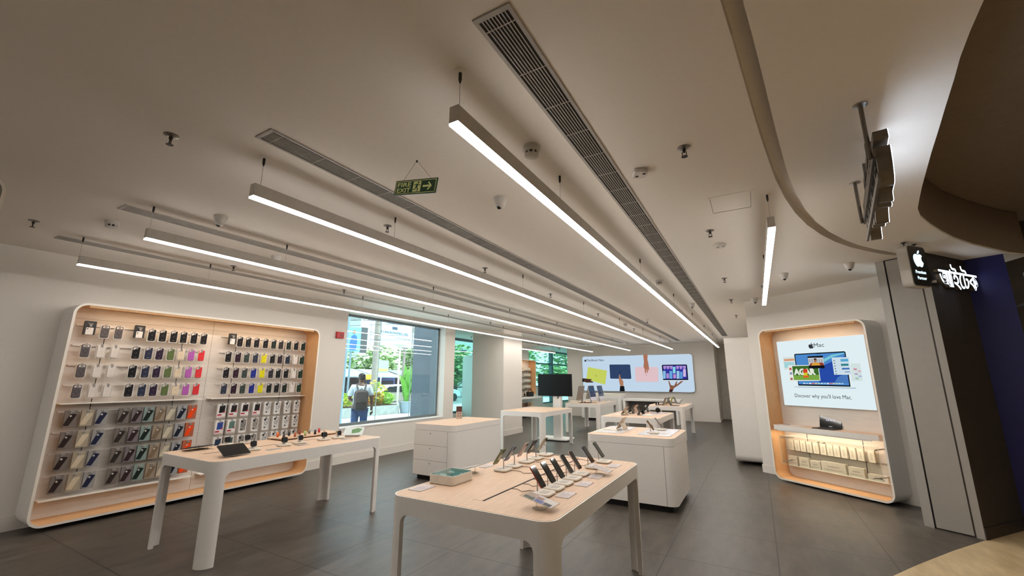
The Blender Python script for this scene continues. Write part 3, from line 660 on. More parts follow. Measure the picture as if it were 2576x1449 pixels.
prn(SB, 'window_print', [(235, 430), (445, 425), (470, 650), (262, 655)], 'dfe9e6', 1)
prn(SB, 'window_print', [(255, 465), (440, 455), (445, 490), (260, 500)], 'e2a07a', 2); prn(SB, 'window_print', [(258, 520), (445, 515), (455, 610), (268, 620)], 'a8dce2', 2)
prn(SB, 'window_print', [(1475, 530), (1650, 535), (1700, 850), (1500, 850)], 'dcebea', 1)
for p in ((1530, 625, 'd98aa0'), (1550, 710, 'b7a5cf'), (1610, 660, 'e2b7c0'), (1565, 790, '9fc9b5'), (1620, 750, 'a9bfe0')): prn(SB, 'calendar_print', [(p[0], p[1]), (p[0] + 58, p[1] + 2), (p[0] + 62, p[1] + 30), (p[0] + 4, p[1] + 28)], p[2], 2)
prn(SB, 'laptop_bezel', [(443, 385), (455, 370), (1355, 318), (1382, 332), (1480, 955), (520, 940)], '20262e', 3, .4)
prn(SB, 'laptop_screen', [(462, 388), (1362, 338), (1455, 930), (530, 915)], '4f8fd6', 4)
prn(SB, 'wallpaper', [(1010, 560), (1370, 400), (1420, 700), (1200, 880), (900, 880), (905, 650)], '2a4fae', 5); prn(SB, 'wallpaper', [(960, 470), (1130, 380), (1362, 345), (1366, 360), (1150, 420), (1000, 510)], '7fd0e0', 5)
prn(SB, 'wallpaper', [(1190, 880), (1240, 790), (1330, 740), (1425, 735), (1448, 895)], '4d7ec4', 6)
for k_ in range(14): prn(SB, 'dock_icon', [(610 + 54 * k_, 888), (650 + 54 * k_, 889), (652 + 54 * k_, 912), (612 + 54 * k_, 911)], ['cfe0ee', '9fd0f0', 'e7eef2', 'e07a80', 'f0c8a0', 'b8e0c8'][k_ % 6], 6)
prn(SB, 'notch', [(835, 352), (930, 347), (928, 366), (840, 370)], '20262e', 5, .4)
prn(SB, 'laptop_base', [(445, 958), (1585, 972), (1575, 988), (1460, 986), (540, 974), (450, 968)], 'a9bfcc', 3)
prn(SB, 'picture_window', [(332, 575), (890, 565), (930, 850), (362, 860)], 'f0f4ee', 7)
for p in ((355, 620, 'd05a58'), (365, 700, '8a93b8'), (375, 800, 'b06a5a')): prn(SB, 'thumbnail', [(p[0], p[1]), (p[0] + 40, p[1]), (p[0] + 44, p[1] + 40), (p[0] + 4, p[1] + 42)], p[2], 8)
prn(SB, 'picture_field', [(408, 590), (880, 575), (916, 838), (440, 840)], '3f6f2e', 8); prn(SB, 'picture_field', [(430, 760), (904, 745), (916, 838), (440, 840)], '7fae4a', 9)
b0 = Q(445, 752); text('AGAR', .1, em('eef4e6'), SB, (b0[0], -.0395, b0[1]), width=.36, height=.105, off=.006, ext=.0003)
prn(SB, 'candy_print', [(612, 640), (690, 640), (692, 705), (614, 708)], 'd8452c', 13); prn(SB, 'candy_print', [(622, 708), (690, 705), (695, 755), (628, 760)], 'd9d02e', 13); prn(SB, 'candy_print', [(615, 760), (710, 755), (718, 792), (622, 798)], 'e2672e', 13)
prn(SB, 'call_window', [(688, 412), (970, 398), (1008, 625), (718, 632)], '1d1f26', 10, .5); prn(SB, 'call_picture', [(697, 440), (978, 432), (998, 572), (715, 580)], 'cfd3d6', 11)
for k_ in range(6): prn(SB, 'call_background', [(720 + 44 * k_, 462), (742 + 44 * k_, 462), (745 + 44 * k_, 520), (725 + 44 * k_, 520)], '9aa2ad', 12)
prn(SB, 'call_background', [(730, 560), (760, 530), (970, 522), (992, 550), (996, 572), (735, 580)], '9a3f34', 12)
prn(SB, 'portrait_print', [(765, 578), (775, 540), (810, 525), (870, 522), (910, 535), (930, 574)], 'e0a63c', 13); prn(SB, 'portrait_print', [(812, 478), (824, 465), (845, 465), (856, 480), (852, 510), (834, 525), (816, 510)], 'a8714e', 14); prn(SB, 'portrait_print', [(806, 480), (812, 452), (835, 445), (856, 455), (858, 480), (845, 470), (822, 470)], '2c211c', 15, .5)
prn(SB, 'message_window', [(1132, 432), (1442, 420), (1490, 738), (1182, 742)], 'd5e8f2', 10)
prn(SB, 'message_picture', [(1292, 458), (1432, 452), (1440, 500), (1300, 505)], '5fb0dc', 11); prn(SB, 'message_picture', [(1302, 542), (1440, 538), (1446, 578), (1308, 584)], '3f8f96', 11); prn(SB, 'message_bubble', [(1320, 618), (1460, 614), (1464, 642), (1326, 648)], '3f6fbe', 11); prn(SB, 'message_bubble', [(1375, 682), (1470, 680), (1472, 692), (1378, 694)], '4a6fb0', 11)
for k_ in range(6): prn(SB, 'contact_dot', [(1168 + 8 * k_, 476 + 48 * k_), (1188 + 8 * k_, 476 + 48 * k_), (1190 + 8 * k_, 496 + 48 * k_), (1170 + 8 * k_, 496 + 48 * k_)], '5a6f86', 11)
# laptop on the shelf
def laptop(t, lid_c, base_c, scr, w_=.31, d_=.215, ang=105, scr_obj=True):
    g = G(); g.prism(rrect(w_, d_, .012), 0, .012, ch=.002); g.obj('base', base_c, t)
    G().box(-w_ * .43, -d_ * .05, .012, w_ * .43, d_ * .36, .0128).obj('keyboard', mat('keys_dark', '232326', .6), t, smooth=0)
    L = T((0, d_ / 2, .012)) @ RX(180 - ang)     # lid: local y runs up the lid, its +z side is the screen side
    G().prism(rrect(w_, d_, .012, 5, 0, d_ / 2), -.006, 0, L).obj('lid', lid_c, t)
    if scr_obj: G().prism(rrect(w_ - .012, d_ - .014, .006, 3, 0, d_ / 2 + .002), 0, .0008, L).obj('screen', scr, t)
    return L
lp = thing('laptop', 'black open laptop on the shelf below the lit poster', 'laptop', (*onM(-.02, -.185), .871), MR + .06)
LM = laptop(lp, black, mat('laptop_dark', '3a3a3c', .4, metal=.6), blackgl, ang=102)
text('Built for AI', .03, lamp('screen_text', 'd9d4f2', .9), lp, (0, 0, 0), LM @ T((-.062, .10, .0009)), width=.125, height=.02, ext=.0002, off=.0006)
G().prism(rrect(.05, .007, .003, 3, 0, .018), .0008, .0014, LM).obj('button', lamp('screen_button', 'e0e0e0', .8), lp)
t = thing('open_brochure', 'open white brochure lying on the niche shelf left of the laptop', 'brochure', (*onM(-.57, -.19), .871), MR + .15)
G().box(-.17, -.09, 0, .0, .09, .004).obj('page', cardw, t, smooth=0); G().box(.002, -.09, 0, .17, .09, .003).obj('page', cardw, t, smooth=0)
G().box(-.15, -.02, .004, -.03, .075, .0045).obj('printed_picture', mat('print_grey', '8d8a88', .6), t, smooth=0)
# acrylic case of white boxes
gc = thing('acrylic_display_case', 'clear acrylic front panel on steel studs over white boxes in the poster niche', 'display case', (MO.x, MO.y, 0), MR)
G().add([(x, y, z) for y in (-.335, -.327) for x, z in ((-.70, .275), (.705, .285), (.705, .712), (-.70, .712))], [(0, 1, 2, 3), (7, 6, 5, 4), (0, 4, 5, 1), (1, 5, 6, 2), (2, 6, 7, 3), (3, 7, 4, 0)]).obj('front_panel', acryl, gc, smooth=0)
ed = G()
for a, b in (((-.70, .275), (.705, .285)), ((.705, .285), (.705, .712)), ((.705, .712), (-.70, .712)), ((-.70, .712), (-.70, .275))): ed.tube([(a[0], -.331, a[1]), (b[0], -.331, b[1])], .004, 6)
ed.obj('polished_edge', mat('acrylic_edge', 'd9dcc9', .3), gc)
for x, z in ((-.665, .675), (.67, .675), (-.665, .315), (.67, .32), (-.085, .678), (.0, .678)): G().tube([(x, -.34, z), (x, -.05, z)] if abs(x) > .2 else [(x, -.345, z), (x, -.30, z)], .009, 10).obj('stud', steel, gc)
for z in (.475, .235): G().box(-.72, -.16, z - .006, .72, -.05, z).obj('ledge', acryl if z > .4 else mat('ledge_cream', 'd8d3c2', .4), gc, smooth=0)
bx = mat('box_white', 'e2ddd2', .5); pr = mat('box_print', 'a9a6a0', .5)
xs_ = [-.70, -.60, -.505, -.405, -.305, -.195, -.095, .0, .10, .215, .32, .455]
for k_, x in enumerate(xs_):
    t = thing('accessory_box', f'slim white box in acrylic case, {["first", "second", "third", "fourth", "fifth", "sixth", "seventh", "eighth", "ninth", "tenth", "eleventh", "last"][k_]} from the left in the upper row', 'box', (*onM(x + .043, -.12), .476), MR, 'slim white boxes of the upper row')
    G().box(-.041, -.015, 0, .041, .02, .163).obj('carton', bx, t, smooth=0)
    G().box(-.012, -.0165, .03, .012, -.015, .125).obj('print', mat('box_print_pale', 'cfcabf', .5), t, smooth=0)
for x0, x1, h, d in ((-.72, -.585, .15, 'square white box, leftmost in the lower row of the acrylic case'), (-.55, -.395, .15, 'second white box in the lower row of the acrylic case'), (-.375, -.22, .13, 'third lower white box of the acrylic case, lower than its left neighbor'),
                     (-.205, .14, .15, 'wide white box in the middle of the lower row, acrylic case'), (.175, .38, .135, 'white box second from the right in the lower row, acrylic case'), (.42, .66, .085, 'low white box with dark curved picture at the lower right of the acrylic case')):
    t = thing('product_box', d, 'box', (*onM((x0 + x1) / 2, -.115), .236), MR, 'white boxes of the lower row'); wd = (x1 - x0) / 2
    G().box(-wd, -.03, 0, wd, .04, h).obj('carton', bx, t, smooth=0)
    if h > .1: G().box(-wd * .5, -.0315, h * .55, wd * .5, -.03, h * .62).box(-wd * .8, -.0315, h * .25, wd * .8, -.03, h * .3).obj('print', pr, t, smooth=0)
    else: G().prism([(-.07, .02), (-.03, .045), (.03, .05), (.08, .03), (.075, .025), (.03, .04), (-.03, .036)], .03, .032, FACE).obj('print', mat('ink_brown', '4a3f3a', .5), t)
# ---- other units
wall_unit('display_unit', 'plain white side of a tall wall unit left of the poster niche', 'display unit', (-.05, 10.9, 0), math.radians(-90), 2.6, .06, 2.44, .45, led=False)
wall_unit('display_unit', 'pale blue lit side of a tall wall unit seen past the window pillar', 'display unit', (FX, 13.4, 0), math.radians(90), 1.5, .05, 2.45, .44, led=False)
U4 = wall_unit('display_unit', 'wooden wall unit with white packs on hooks behind the pillar', 'display unit', (FX, 16.7, 0), math.radians(90), 2.2, .9, 2.47, .42)
k_ = 0
for r in range(5):
    for c in range(4):
        t = thing('accessory_pack', f'tiny white pack on the wooden unit behind the pillar, {ORD[r]} row, {ORD[3 - c]} from right', 'accessory pack', (FX + .24, 17.55 - .16 * c, 2.12 - .26 * r), math.radians(90), 'white packs behind the pillar')
        G().box(-.045, 0, -.16, .045, .188, 0).obj('carton', bx, t, smooth=0)
        G().box(-.045, -.002, -.16, .045, 0, -.11).obj('band', mat('pack_dark_band', '4c4a44', .6), t, smooth=0)
    G().box(-1.05, -.24, 1.955 - .26 * r, 1.05, -.05, 1.96 - .26 * r).obj('ledge', mat('shelf_dark', '6a5a46', .6), U4, smooth=0)
t = thing('display_stand', 'grey rounded corner of a tall display panel at the left picture edge', 'display unit', (-2.8, -.36, 0), math.radians(90))
G().prism(rrect(1.48, 2.42, .07, 8, 0, 1.26), -.25, 0, FACE).obj('body', mat('panel_grey', '8b8b80', .5), t)
G().ring(rrect(1.485, 2.425, .072, 8, 0, 1.26), rrect(1.465, 2.405, .062, 8, 0, 1.26), -.25, .004, FACE).obj('edge_trim', rimm, t)
G().box(-.5, -.0, 0, .5, .25, .06).obj('plinth', darkgap, t, smooth=0)
# ================================================================== tables and cabinets
TZ = .87
def corner_leg(cx, cy, sx, sy, R, ztop, e=.012, th=.034, fil=.055):
    # shell that follows the rounded corner of the table and flares into the apron
    arc = R * math.pi / 2; L0 = arc / 2 + e; g = G(); rows = []
    zs = [0, .3, ztop - fil] + [ztop - fil + fil * math.sin(math.radians(a)) for a in (15, 30, 45, 60, 75, 90)]
    def pt(s, off):
        r = R - off
        if abs(s) <= arc / 2: a = math.radians(45) + s / R; return (r * math.cos(a), r * math.sin(a))
        if s > 0: return (-(s - arc / 2), r)
        return (r, -(-s - arc / 2))
    NS = 16
    for z in zs:
        d = max(0, z - (ztop - fil)); Lz = L0 + fil - math.sqrt(max(0, fil * fil - d * d))
        ss = [-Lz + 2 * Lz * k / NS for k in range(NS + 1)]
        row = [(*pt(s, 0), z) for s in ss] + [(*pt(s, th), z) for s in ss[::-1]]
        rows.append([(cx + sx * (x - R), cy + sy * (y - R), zz) for x, y, zz in row])
    n = len(rows[0]); vs = [p for r_ in rows for p in r_]; fs = [tuple(range(n)), tuple(range((len(rows) - 1) * n, len(rows) * n))[::-1]]
    for i in range(len(rows) - 1): fs += [(i * n + q, (i + 1) * n + q, (i + 1) * n + (q + 1) % n, i * n + (q + 1) % n) for q in range(n)]
    if sx * sy < 0: fs = [f[::-1] for f in fs]
    fs = [f[::-1] for f in fs]
    return g.add(vs, fs)
def table(x0, x1, y0, y1, label, h=TZ, R=.10, slot=None):
    W, D = x1 - x0, y1 - y0; t = thing('display_table', label, 'table', ((x0 + x1) / 2, (y0 + y1) / 2, 0), 0, 'white tables with wood tops')
    ap = .105
    G().prism(rrect(W - .02, D - .02, R - .01, 10), h - .02, h).obj('tabletop', wood, t)
    G().ring(rrect(W, D, R, 10), rrect(W - .068, D - .068, R - .034, 10), h - ap, h - .0015).obj('apron', white, t)
    for sx in (-1, 1):
        for sy in (-1, 1): corner_leg(sx * W / 2, sy * D / 2, sx, sy, R, h - ap).obj('leg', white, t)
    if slot:
        G().box(slot, -D / 2 + .17, h, slot + .07, D / 2 - .1, h + .0015).obj('cable_flap', wood, t, smooth=0)
        G().box(slot + .07, -D / 2 + .17, h - .0002, slot + .085, D / 2 - .1, h + .0008).obj('cable_slot', darkgap, t, smooth=0)
    return t
T1 = table(-5.33, -4.27, 2.14, 4.13, 'white table with watches and colored watch bands near the wall display', slot=-.12)
T2 = table(-2.16, -.995, 2.165, 4.06, 'nearest white table with two rows of phones on stands', slot=-.035)
T3 = table(-5.42, -4.25, 8.88, 10.68, 'empty white table in front of the big black screen')
T4 = table(-5.36, -4.22, 12.72, 14.62, 'far white table carrying desktop computers')
T5 = table(-2.86, -1.70, 8.62, 10.42, 'middle white table with tablets in folding covers')
T6 = table(-2.86, -1.80, 12.62, 14.6, 'far right white table carrying open laptops')
def cabinet(x0, x1, y0, y1, label, drawers):
    W, D = x1 - x0, y1 - y0; t = thing('storage_counter', label, 'cabinet', ((x0 + x1) / 2, (y0 + y1) / 2, 0), 0)
    R = .10
    G().prism(rrect(W - .12, D - .12, .06, 5), 0, .085).obj('plinth', mat('plinth_black', '0c0b0b', .6), t)
    G().prism(rrect(W, D, R, 10), .08, .772).obj('body', white, t)
    G().prism(rrect(W - .012, D - .012, R, 8), .771, .777).obj('shadow_gap', mat('gap_brown', '6b6259', .8), t)
    G().prism(rrect(W, D, R, 10), .776, TZ - .002).obj('top_band', white, t)
    G().prism(rrect(W - .016, D - .016, R - .008, 10), TZ - .01, TZ).obj('worktop', wood, t)
    xa, xb = -W / 2 + .045, W / 2 - .125
    if drawers:
        for k_ in range(3):
            za = .772 - .232 * (k_ + 1); zb = .772 - .232 * k_
            d_ = G().box(xa, -D / 2 - .002, max(.082, za + .002), xb, -D / 2 + .01, zb - .003).obj('drawer', white, t, smooth=0)
            G().lathe([(.008, 0), (.008, .004), (.005, .006)], 12, T(((xa + xb) / 2, -D / 2 - .002, zb - .045)) @ FACE).obj('lock', darkm, d_)
            G().box(xa, -D / 2 - .0008, za - .002, xb, -D / 2, za + .002).obj('shadow_line', mat('gap_brown', '6b6259', .8), t, smooth=0)
        G().box(xb, -D / 2 - .0012, .082, xb + .004, -D / 2, .772).obj('shadow_line', mat('gap_brown', '6b6259', .8), t, smooth=0)
    else:
        G().box(xa, -D / 2 - .002, .082, xb, -D / 2 + .01, .769).obj('door', white, t, smooth=0)
        G().box(xb, -D / 2 - .0012, .082, xb + .004, -D / 2, .772).box(xa - .004, -D / 2 - .0012, .082, xa, -D / 2, .772).obj('shadow_line', mat('gap_brown', '6b6259', .8), t, smooth=0)
    return t
cabinet(-5.14, -4.27, 5.62, 7.12, 'white counter with three drawers by the street window', True)
cabinet(-2.13, -.985, 5.79, 6.98, 'white counter with one large door behind the nearest table', False)
# ---- items on the nearest table
standw = mat('stand_cream', 'dcd3c6', .4)
def phone_stand(x, y, side, label, cable_to):
    t = thing('phone_stand', label, 'phone stand', (x, y, TZ), 0, 'charging phone stands')
    G().prism(rrect(.126, .136, .028, 6), .004, .018, ch=.004).obj('base', standw, t)
    G().prism(rrect(.108, .118, .022, 5), 0, .004).obj('foot_pad', rubber, t)
    G().prism(rrect(.05, .075, .012, 4, .008 * side, 0), .018, .019).obj('printed_note', mat('note_grey', 'c7c0b6', .6), t)
    px = -.048 if side > 0 else .006
    G().tube([(px, 0, .018), (px, 0, .088), (px + (.004 if side > 0 else -.028), 0, .102)], .0042, 8).obj('post', steel, t)
    dx = cable_to - x
    G().tube([(-.058 * side, 0.02, .008), (-.058 * side + dx * .25, .04, .003), (dx * .6, -.01, .0025), (dx * .8, .03, .003), (dx, .02, .003)], .0022, 5).obj('cable', mat('cable_brown', '6a5648', .5), t)
    return t
def phone(x, y, side, c, label, tl=55, z=.104):
    t = thing('smartphone', label, 'phone', (x, y, TZ), 0 if side > 0 else math.pi, 'phones on stands of the nearest table')
    L = T((.003, 0, z + .004)) @ RY(tl) @ RZ(90)         # phone: local x = width, local y = length, +z = screen
    G().prism(rrect(.0735, .150, .013, 6), -.008, 0, L, ch=.0015).obj('body', mat('phone_' + c, c, .35, metal=.3), t)
    G().prism(rrect(.0705, .147, .0115, 6), 0, .0004, L).obj('screen', blackgl, t)
    G().prism(rrect(.030, .030, .009, 5, -.016, .054), -.011, -.008, L).prism(circ(.0068, 14, -.023, .061), -.0125, -.011, L).prism(circ(.0068, 14, -.009, .047), -.0125, -.011, L).obj('camera_bump', mat('lens_dark', '1d1c1d', .25), t)
    G().prism(rrect(.040, .048, .010, 5, 0, -.004), -.013, -.008, L).obj('charging_puck', mat('puck_pale', 'cfc7bd', .5), t)
    return t
names_R = ['8f2a22', '1a1b1f', '1f2126', 'b9b5b0', 'c9a9a0', '232b46', '3d4a40']
yR = [2.65, 2.81, 2.97, 3.14, 3.312, 3.62, 3.90]
coln = ['red edged black', 'black', 'dark blue black', 'silver edged black', 'pink edged black', 'navy edged black', 'green edged black']
for k_, y in enumerate(yR):
    phone_stand(-1.272, y, 1, f'cream phone stand on the nearest table, {ORD[k_]} from the near end of the right row', -1.535)
    phone(-1.315, y, 1, names_R[k_], f'{coln[k_]} phone, {ORD[k_]} from the near end of the right row')
for k_, (y, c, cnm) in enumerate(zip([3.145, 3.325, 3.555, 3.735, 3.965], ['6c7046', '5f6676', 'b79e98', '1c1d20', 'b9ae98'], ['olive green', 'slate blue', 'pale pink', 'black', 'beige gold'])):
    phone_stand(-1.878, y, -1, f'cream phone stand on the nearest table, {ORD[k_]} from the near end of the left row', -1.55)
    phone(-1.912, y, -1, c, f'{cnm} phone, {ORD[k_]} from the near end of the left row')
pap = mat('price_paper', 'd6cccc', .55, var=.06, scale=60)
def info_card(x, y, rz, label, w_=.15, d_=.095, grp='acrylic price cards on the nearest table', paper=None):
    t = thing('info_card', label, 'price card', (x, y, TZ), rz, grp)
    G().prism(rrect(w_, d_, .004, 2), 0, .004).obj('acrylic_sheet', mat('acrylic_slab', 'cfc9c6', .2), t)
    G().prism(rrect(w_ - .01, d_ - .008, .002, 1), .004, .0046).obj('paper', paper or pap, t)
    g = G()
    for r in range(5): g.box(-w_ * .40, -d_ * .36 + r * d_ * .15, .0046, w_ * random.uniform(.05, .38), -d_ * .36 + r * d_ * .15 + d_ * .05, .005)
    g.obj('print', mat('print_mauve', 'a2969b', .6), t, smooth=0)
    return t
R90 = math.pi / 2
info_card(-1.148, 2.715, R90, 'flat price card nearest the front of the right row of phones')
info_card(-1.146, 3.05, R90, 'second flat price card along the right row of phones')
info_card(-1.150, 3.318, R90, 'third flat price card, beside the tilted card')
info_card(-1.148, 3.785, R90, 'flat price card near the far right table corner')
info_card(-2.068, 2.385, R90, 'flat price card at the left near table corner before the glass case', .165, .11)
info_card(-2.085, 3.222, R90, 'flat price card behind the left phone row near the table edge', .14, .07)
def tilt_card(x, y, rz, label, w_, d_, ang, pics):
    t = thing('tilted_info_card', label, 'price card', (x, y, TZ), rz, 'tilted acrylic cards on ring stands')
    G().lathe([(.045, 0), (.045, .003), (.035, .003), (.035, 0)], 24).tube([(0, .02, .003), (0, .02, .044)], .007, 8).obj('ring_stand', acryl, t)
    L = T((0, 0, .047)) @ RX(ang)
    G().prism(rrect(w_, d_, .004, 2), 0, .003, L).obj('acrylic_sheet', acryl, t)
    G().prism(rrect(w_ - .008, d_ - .03, .002, 1, 0, -.008), .0031, .0036, L).obj('paper', mat('card_paper', 'cfc7c5', .45), t)
    g = G()
    for q in pics:
        G().box(q[0], q[1], .0037, q[2], q[3], .0041, L).obj('picture', mat('card_pic_' + q[4], q[4], .5, var=.3, scale=80), t, smooth=0)
    return t
tilt_card(-1.165, 2.37, R90, 'tilted card with colored pictures at the near right corner of the nearest table', .125, .21, 13, [(-.055, .02, -.012, .085, '4a4f48'), (-.055, -.035, -.012, .015, '5a66a0'), (-.055, -.085, -.012, -.04, '35343a'), (-.008, .03, .05, .085, 'a58f82'), (-.008, -.02, .03, .025, '9a7a74')])
tilt_card(-1.155, 3.41, R90, 'tilted grey card between the right row of phones and price cards', .13, .20, 12, [(-.05, -.08, .05, .05, 'b9aeaa')])
tilt_card(-2.04, 2.95, -R90, 'tilted card on a ring stand beside the glass topped case', .13, .17, 13, [(-.05, -.06, .05, .06, 'b7aead')])
# glass topped tray with ear bud cases
t = thing('earbud_display_case', 'white tray with teal glass top holding ear buds on the nearest table', 'display case', (-2.02, 2.645, TZ), 0)
G().prism(rrect(.215, .255, .022, 6), .004, .016).ring(rrect(.215, .255, .022, 6), rrect(.205, .245, .018, 6), .016, .062).obj('tray', standw, t)
G().prism(rrect(.19, .23, .02, 5), 0, .004).obj('foot_pad', rubber, t)
G().prism(rrect(.204, .244, .018, 6), .016, .036).obj('teal_insert', mat('teal_insert', '5d8f90', .35), t)
G().prism(rrect(.2045, .2445, .018, 6), .0590, .0625).obj('glass_top', glass('case_glass', 'e6f4f4', .06), t)
for k_, (x, y) in enumerate(((-.035, -.055), (-.035, .045))):
    q = thing('earbud_case', f'white ear bud charging case under the teal glass, {["nearer", "farther"][k_]} one', 'ear bud case', (-2.02 + x, 2.645 + y, TZ + .036), 0, 'ear bud cases in the tray')
    G().prism(rrect(.055, .046, .02, 8), 0, .021, ch=.008).obj('body', mat('bud_white', 'e9e6e0', .25), q)
    G().ring(rrect(.0556, .0466, .02, 8), rrect(.050, .042, .018, 8), .0135, .0142).obj('lid_seam', greyp, q)
for k_, (x, y) in enumerate(((.045, -.075), (.05, -.04), (.045, .05), (.055, .08))):
    q = thing('earbud', f'white ear bud under the teal glass, {ORD[k_]} from the near end', 'ear bud', (-2.02 + x, 2.645 + y, TZ + .036), k_ * .7, 'ear buds in the tray')
    G().ball((0, 0, .010), .009, 12, sq=(1.2, 1, .9)).tube([(0, 0, .008), (.012, .004, .008), (.030, .006, .006)], .0038, 8).obj('body', mat('bud_white', 'e9e6e0', .25), q)
    G().ball((-.009, 0, .010), .004, 8).obj('ear_tip', mat('tip_grey', 'b0aca8', .5), q)
# ---- items on the watch table
def watch_stand(x, y, rz, band, label, flip=False):
    t = thing('watch_stand', 'white square stand under the ' + label, 'watch stand', (x, y, TZ), rz, 'white watch stands')
    G().prism(rrect(.135, .135, .022, 5), .006, .020, ch=.004).prism(rrect(.115, .115, .018, 5), 0, .006).obj('base', standw, t)
    G().lathe([(.018, .02), (.018, .03), (.012, .034)], 18).obj('charger', whitep, t)
    q = thing('smart_watch', label, 'watch', (x, y, TZ + .034), rz, 'smart watches on stands')
    L = T((.036, 0, .034)) @ RY(72)
    G().prism(rrect(.056, .048, .014, 6), -.007, .006, L, ch=.002).obj('watch_case', mat('watch_dark', '1d1d1f', .4, metal=.2), q)
    G().prism(rrect(.051, .043, .013, 6), .006, .0068, L).obj('screen', mat('watch_screen', '060607', .25, spec=.2), q)
    cur = [(.018 * 1 - .003, 0, .030)]
    ring = [(.044 * math.cos(a) - .008, 0, .030 + .028 * math.sin(a)) for a in [math.radians(45 + 27 * k) for k in range(11)]]
    g = G(); vs = []
    for (px, py, pz) in ring: vs += [(px, -.018, pz), (px, .018, pz), (px * .92 - .0008, .018, pz * .95 + .0015), (px * .92 - .0008, -.018, pz * .95 + .0015)]
    fs = [(0, 1, 2, 3), tuple(range(40, 44))[::-1]]
    for i in range(10): fs += [(4 * i + j, 4 * i + 4 + j, 4 * i + 4 + (j + 1) % 4, 4 * i + (j + 1) % 4) for j in range(4)]
    g.add(vs, fs).obj('band', mat('band_' + band, band, .6), q)
    return t
for x, y, b, l in ((-4.66, 2.69, '1b1b1d', 'black watch nearest the tilted tablet on the watch table'), (-4.66, 3.03, '1d1d1f', 'black watch, second along the near side of the watch table'), (-4.67, 3.225, 'd8d2c9', 'watch with pale band in the middle of the watch table'),
                (-4.67, 3.545, '1c1c1e', 'black watch, fourth along the near side of the watch table'), (-4.65, 3.735, 'cdbba6', 'watch with beige band near the far table end'), (-5.22, 2.715, '232325', 'black watch at the wall side, nearer the tablets'), (-5.21, 2.93, '29292b', 'black watch at the wall side beside the raised wood board')):
    watch_stand(x, y, math.radians(-18), b, l)
for x, y, l in ((-4.52, 2.83, 'flat clear card beside the nearest watch on the watch table'), (-4.53, 3.17, 'flat clear card before the watch with pale band'), (-4.51, 3.75, 'flat clear card before the watch with beige band')):
    info_card(x, y, R90, l, .14, .075, 'clear cards on the watch table', mat('paper_grey', 'a8a09b', .5, var=.1, scale=50))
rb = thing('band_board', 'raised wooden board with ten watch bands on the watch table', 'display board', (-5.175, 3.66, TZ))
G().prism(rrect(.30, .86, .02, 4), .014, .026, ch=.002).obj('board', wood, rb)
G().prism(rrect(.26, .80, .02, 4), 0, .014).obj('foot', mat('board_foot', '5b3d28', .6), rb)
bands = [(-5.235, 3.31, 'd9692c', 'orange'), (-5.095, 3.30, '4a4744', 'dark grey'), (-5.23, 3.455, '2b2d2f', 'black'), (-5.085, 3.44, 'b0604a', 'terracotta'), (-5.23, 3.60, '8f3f2a', 'rust'), (-5.08, 3.575, 'a8be78', 'light green'), (-5.21, 3.725, '8b8680', 'grey'), (-5.085, 3.72, '201f20', 'jet black'), (-5.205, 3.865, 'c2393d', 'red'), (-5.07, 3.85, 'cdb6a0', 'beige')]
for x, y, c, nme in bands:
    t = thing('watch_band', f'{nme} looped watch band standing on the raised wooden board', 'watch band', (x, y, TZ + .026), math.radians(-35), 'looped watch bands')
    o = [(.036 * math.cos(math.radians(a)), .030 + .030 * math.sin(math.radians(a))) for a in range(-50, 231, 14)]
    vs = []
    for k in range(len(o)):
        x_, z_ = o[k]; wv = .013
        for (rr, yy) in ((1, -wv), (1, wv), (.90, wv), (.90, -wv)): vs.append((x_ * rr, yy, .030 + (z_ - .030) * rr))
    mz = min(v[2] for v in vs); vs = [(a_, b_, c_ - mz) for a_, b_, c_ in vs]
    n_ = len(o); fs = [(0, 1, 2, 3), tuple(range(4 * n_ - 4, 4 * n_))[::-1]]
    for i in range(n_ - 1): fs += [(4 * i + j, 4 * i + 4 + j, 4 * i + 4 + (j + 1) % 4, 4 * i + (j + 1) % 4) for j in range(4)]
    G().add(vs, fs).obj('strap', mat('strap_' + c, c, .55), t)
    G().box(-.003, -.006, .0605, .003, .006, .0625).obj('buckle', steel, t, smooth=0)
def tablet_tilt(x, y, rz, label, ang=18, w_=.25, d_=.18, rise=.018):
    t = thing('tablet_computer', label, 'tablet', (x, y, TZ), rz, 'tilted tablets on clear stands')
    L = T((0, 0, rise + math.sin(math.radians(ang)) * d_ / 2)) @ RX(ang)
    G().prism(rrect(w_, d_, .012, 5), -.006, 0, L, ch=.001).obj('body', mat('tablet_grey', '55565c', .35, metal=.7), t)
    G().prism(rrect(w_ - .006, d_ - .006, .010, 5), 0, .0006, L).obj('screen', mat('tablet_screen', '0b0b0d', .12, spec=.4), t)
    G().lathe([(.05, 0), (.05, .006), (.03, .006), (.03, 0)], 20, T((-.02, -.03, 0))).tube([(-.05, -d_ * .47, .012), (-.02, -.03, .006), (.02, .04, .05)], .005, 6).obj('clear_stand', acryl, t)
    return t
tablet_tilt(-4.49, 2.41, R90, 'tilted tablet with mirror dark screen at the near end of the watch table', 27, .25, .18)
tablet_tilt(-5.19, 2.42, -R90, 'thin looking tablet tilted away near the wall display', 11, .25, .18, .014)
t = thing('picture_card', 'tilted picture card with green leaf at the far end of the watch table', 'card', (-4.66, 3.985, TZ), math.radians(40))
L = T((0, 0, .06)) @ RX(30)
G().prism(rrect(.24, .16, .006, 2), 0, .004, L).obj('card', mat('card_pale', 'd5e0df', .3), t)
G().prism([(-.02, -.05), (.07, -.03), (.10, .04), (.04, .06), (-.03, .03)], .004, .0046, L).obj('leaf_print', mat('leaf_print', '5d8a58', .5, var=.3, scale=40), t)
G().box(-.09, -.10, 0, .07, .06, .022).obj('stand', mat('card_stand', '9a9188', .5), t, smooth=0)
